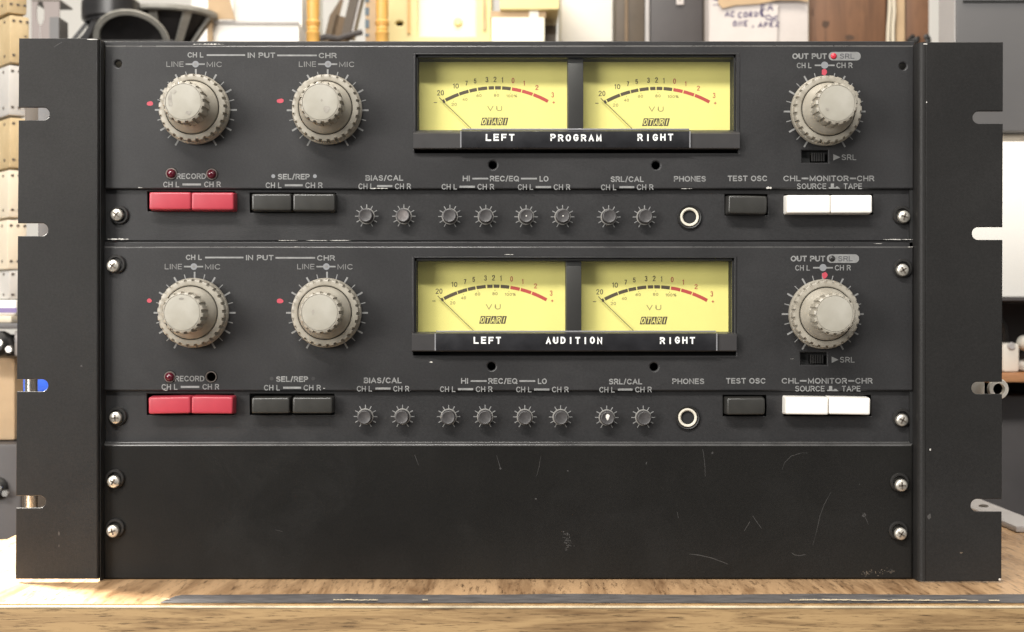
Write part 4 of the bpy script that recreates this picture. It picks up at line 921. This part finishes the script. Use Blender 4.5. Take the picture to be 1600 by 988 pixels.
pbox('wooden_plank', 1399.5, 1414.5, -90, y, .03, 'kraft', 'pale brown slat right of the ivory cords', 'slat')
pbox('wooden_plank', 1415, 1452, -90, y + .004, .03, 'brown_wood', 'dark brown slat at the right end of the shelf', 'slat')
b = MB()
for k in range(16): b.lathe([(0, 0), (rk.uniform(.002, .0045), .003), (0, .006)], 'rubber', 8, (wx(1434 + rk.uniform(-20, 14), y), y - .006, wz(67 - rk.uniform(0, 7), y)))
b.build('black_foam', label='crumbled black foam in front of the dark brown slat', cat='foam')
b = MB(); b.box((wx(1453, y), y + .06, ZS), (wx(1462, y), y + .10, wz(40, y)), 'rubber', .003); b.build('black_plug', label='small black plug beside the grey cabinet', cat='plug')

# ================================================================== LEFT: shelving with cartons
Y = 0.46; k = S * K(Y)
def zl(py): return wz(py, Y)
xc = wx(13, Y)                                    # near corner of the carton stack
cuts = [(-70, 20, 'carton_y'), (20.8, 98, 'carton_y'), (99, 180, 'carton_g'), (181, 262, 'carton_y'), (263, 340, 'carton_w'), (341, 421, 'carton_w'), (422, 468, 'carton_g')]
LBL = ['yellowed perforated carton at the top of the left stack, cut by the frame', 'yellowed perforated carton second from the top of the left stack', 'pale grey perforated carton beside the top of the left rack ear', 'yellowed perforated carton beside the uppermost slot of the left ear', 'off white perforated carton with a dark top seam in the left stack', 'off white perforated carton directly over the lowest flat carton', 'flat grey green carton at the bottom of the left stack']
for (a, bb, m), lb in zip(cuts, LBL):
    hgt = zl(a) - zl(bb); b = MB(); w = .13; wf = .0165
    b.box((0, 0, 0), (wf, w, hgt - .001), m, .0025)
    rnd = random.Random(a + 100)
    for j in range(7):                            # perforations on both visible faces
        for zz in (.16, .86):
            if rnd.random() < .85:
                q = wf * (j + .6) / 3
                if j < 3: b.box((q - .0011, -.0004, hgt * zz - .0009), (q + .0011, .0004, hgt * zz + .0009), 'slotmark')
                q = w * (j + .6) / 7; b.box((-.0004, q - .0012, hgt * zz - .001), (.0004, q + .0012, hgt * zz + .001), 'slotmark')
    b.box((.012, -.0003, hgt * .55), (.014, .0003, hgt * .58), 'slotmark')
    o = b.build('perforated_carton', at=(xc + rnd.uniform(-.0015, .0015), Y, zl(bb)), label=lb, cat='carton', group='perforated cartons stacked at the left'); o.rotation_euler = (0, 0, math.radians(38))
b = MB(); b.box((wx(-90, Y), Y - .02, zl(514)), (wx(45, Y), Y + .3, zl(505)), 'cab_grey', .001); shl = b.build('shelf_plate', label='thin grey shelf plate under the left stack of cartons', cat='shelf')
b = MB(); b.box((wx(-88, Y), Y + .27, -.80), (wx(-70, Y), Y + .30, zl(-80)), 'cab_grey'); b.build('shelf_post', shl)
b = MB(); b.box((wx(-90, Y), Y - .01, zl(504.8)), (wx(25, Y), Y + .10, zl(493)), 'carton_w', .002); b.box((wx(-90, Y), Y + .0, zl(492.8)), (wx(26, Y), Y + .20, zl(469)), 'white', .003); b.box((wx(-90, Y), Y - .0006, zl(489)), (wx(26.2, Y), Y + .0003, zl(481)), 'violet')
b.build('flat_package', label='flat white package with a violet stripe under the left carton stack', cat='package')
def gadget(px, py, w, h, label):
    b = MB(); x, z = wx(px, Y - .01), wz(py, Y - .01)
    b.lathe([(h * .5, 0), (h * .5, .014), (h * .35, .018), (h * .2, .018), (0, .012)], 'rubber', 14, (x - w * .2, Y - .01, z)); b.box((x - w * .2, Y - .009, z - h * .5), (x + w * .45, Y + .02, z + h * .35), 'rubber', .003)
    b.box((x + w * .25, Y - .013, z - h * .48), (x + w * .5, Y + .0, z + h * .5), 'cab_light', .002)
    for q in range(3): b.lathe([(.003, 0), (.0025, .003), (0, .003)], 'chrome', 10, (x - w * .3 + q * w * .3, Y - .026, z + h * (.3 - .25 * q)))
    return b.build('black_connector', label=label, cat='connector', group='black connectors at the left')
gadget(12, 537, 46 * k, 40 * k, 'black connector lying on the tan cardboard box at the left')
pbox('cardboard_box', -90, 23, 559, Y, .25, 'kraft', 'plain tan cardboard box at the left edge of the photo', 'box', base=zl(688))
b = MB(); b.box((wx(-90, Y), Y - .02, -.80), (wx(46, Y), Y + .30, zl(690)), 'dk_grey', .003); b.build('grey_cabinet', label='dark grey cabinet under the tan cardboard box at the left', cat='cabinet')
gadget(10, 760, 34 * k, 34 * k, 'black connector against the dark grey cabinet at the left')
# items seen through the left slots
y = .10
b = MB(); b.lathe([(.0035, 0), (.0035, .118), (.003, .1185), (0, .1185)], 'chrome', 16, axis='Z'); b.build('steel_rod', at=(wx(49, y), y, .0005), label='thin steel rod behind the lower slots of the left ear', cat='rod')
y = .14
b = MB(); b.box((-.016, 0, 0), (.020, .05, .032), 'blue', .004); bb_ = b.build('blue_box', at=(wx(76, y), y, .0805), label='blue plastic box seen through the third slot of the left ear', cat='box')
b = MB(); b.box((-.013, 0, 0), (.03, .07, .0798), 'dark', .002); b.build('dark_case', at=(wx(76, y), y - .01, .0003), label='dark case under the blue plastic box behind the left ear', cat='case')
y = .14
b = MB(); b.box((wx(58, y), y, .1500), (wx(88, y), y + .02, .26), 'cab_grey', .002); b.box((wx(33, y), y + .005, .195), (wx(58, y), y + .02, .26), 'post_brown', .002)
b.box((wx(60, y), y + .06, .1528), (wx(92, y), y + .065, .30), 'cab_grey', .001)
b.box((wx(26, y), y + .05, .1128), (wx(92, y), y + .10, .149), 'cab_light', .002); b.build('metal_chassis', label='pale grey metal part seen through the upper slots of the left ear', cat='metal part')

# ================================================================== RIGHT: cabinets and shelf
Y = 0.52
def zr(py): return wz(py, Y)
root = thing('grey_cabinet', (wx(1600, Y), Y + .1, zr(205)), 'mid grey metal cabinet with a left side toned paler as if lit, at the top right', 'cabinet')
b = MB(); b.box((wx(1494, Y), Y, zr(205)), (wx(1900, Y), Y + .046, zr(-150)), 'cab_grey', .002); b.build('cabinet_body', root)
b = MB(); b.box((wx(1492, Y), Y + .001, zr(205)), (wx(1493.7, Y), Y + .047, zr(-150)), 'cab_light'); b.build('cabinet_lit_side', root)  # pale sheet puts the brighter side of the cabinet into the colour
b = MB(); b.box((wx(1504, Y), Y - .0015, zr(4)), (wx(1900, Y), Y - .0002, zr(1)), 'dark'); b.build('drawer_gap', root)
b = MB(); b.tube([(wx(1480, Y), Y + .02, zr(213)), (wx(1900, Y), Y + .02, zr(209))], 7.3 * S * K(Y), 'pipe', 16); b.build('beige_pipe', label='beige pipe lying between the grey cabinet and the white carton', cat='pipe')
pbox('white_carton', 1480, 1900, 221, Y - .01, .22, 'white', 'plain white carton at the right edge, under the beige pipe', 'box', base=zr(465))
b = MB(); b.box((wx(1470, Y), Y - .02, zr(470)), (wx(1900, Y), Y + .28, zr(465.5)), 'dk_grey'); b.box((wx(1470, Y), Y + .20, zr(581)), (wx(1900, Y), Y + .22, zr(470.5)), 'dk_grey'); b.build('dark_shelf', label='dark grey shelf with a back board under the white carton', cat='shelf')
b = MB(); b.box((wx(1480, Y), Y - .03, zr(595)), (wx(1900, Y), Y + .25, zr(581.5)), 'orange_wood', .001); b.build('orange_plank', label='orange brown wooden plank carrying the white connectors at the right', cat='plank')
b = MB(); b.tube([(wx(1560, Y), Y + .02, zr(472)), (wx(1571, Y), Y + .02, zr(490)), (wx(1582, Y), Y + .02, zr(512)), (wx(1588, Y), Y + .025, zr(540)), (wx(1590, Y), Y + .03, zr(560))], 4.2 * S * K(Y), 'rubber', 10); b.build('black_cable', label='thick black cable hanging above the white connectors', cat='cable')
b = MB(); b.box((wx(1560, Y), Y - .01, zr(581)), (wx(1587, Y), Y + .02, zr(536)), 'porcelain', .003); b.lathe([(.0035, 0), (.0025, .0018), (0, .0018)], 'cab_light', 12, (wx(1574, Y), Y - .01, zr(541))); b.build('terminal_block', label='off white square terminal block on the orange plank', cat='terminal block')
b = MB(); b.lathe([(12 * S * K(Y), 0), (12 * S * K(Y), .012), (9 * S * K(Y), .016), (4 * S * K(Y), .014), (0, .010)], 'porcelain', 24, (wx(1600, Y), Y + .0, zr(536))); b.box((wx(1591, Y), Y + .001, zr(581)), (wx(1640, Y), Y + .03, zr(562)), 'porcelain', .006); b.box((wx(1594, Y), Y + .005, zr(563)), (wx(1640, Y), Y + .03, zr(548)), 'rubber', .003)
b.build('round_connector', label='white round connector on a base, right of the terminal block', cat='connector')
b = MB(); b.box((wx(1530, Y), Y + .02, -.80), (wx(1900, Y), Y + .30, zr(620)), 'dk_grey', .003); b.box((wx(1532, Y), Y + .10, zr(619.5)), (wx(1560, Y), Y + .2, zr(596)), 'rubber'); b.box((wx(1640, Y), Y + .10, zr(619.5)), (wx(1690, Y), Y + .2, zr(596)), 'rubber')
b.box((wx(1535, Y), Y + .21, zr(619.5)), (wx(1880, Y), Y + .23, zr(596)), 'rubber'); b.build('dark_cabinet', label='dark grey cabinet behind the table at the lower right', cat='cabinet')
y = .03
b = MB(); b.lathe([(9.5 * S, -.002), (15.5 * S, -.002), (17 * S, -.0006), (17 * S, .0006), (15.5 * S, .002), (9.5 * S, .002), (9.5 * S, -.002)], 'porcelain', 40)
wr = b.build('ring_washer', at=(wx(1559, y), y, wz(608, y)), label='pale ring poking out behind the third slot of the right ear', cat='ring')
b = MB(); b.box((wx(1505, y), y + .006, wz(660, y)), (wx(1546, y), y + .014, wz(590, y)), 'porcelain', .002); b.box((wx(1508, y), y + .006, .0004), (wx(1516, y), y + .014, wz(660.5, y)), 'porcelain'); b.build('pale_bracket', label='pale bracket standing behind the third slot of the right ear', cat='bracket')
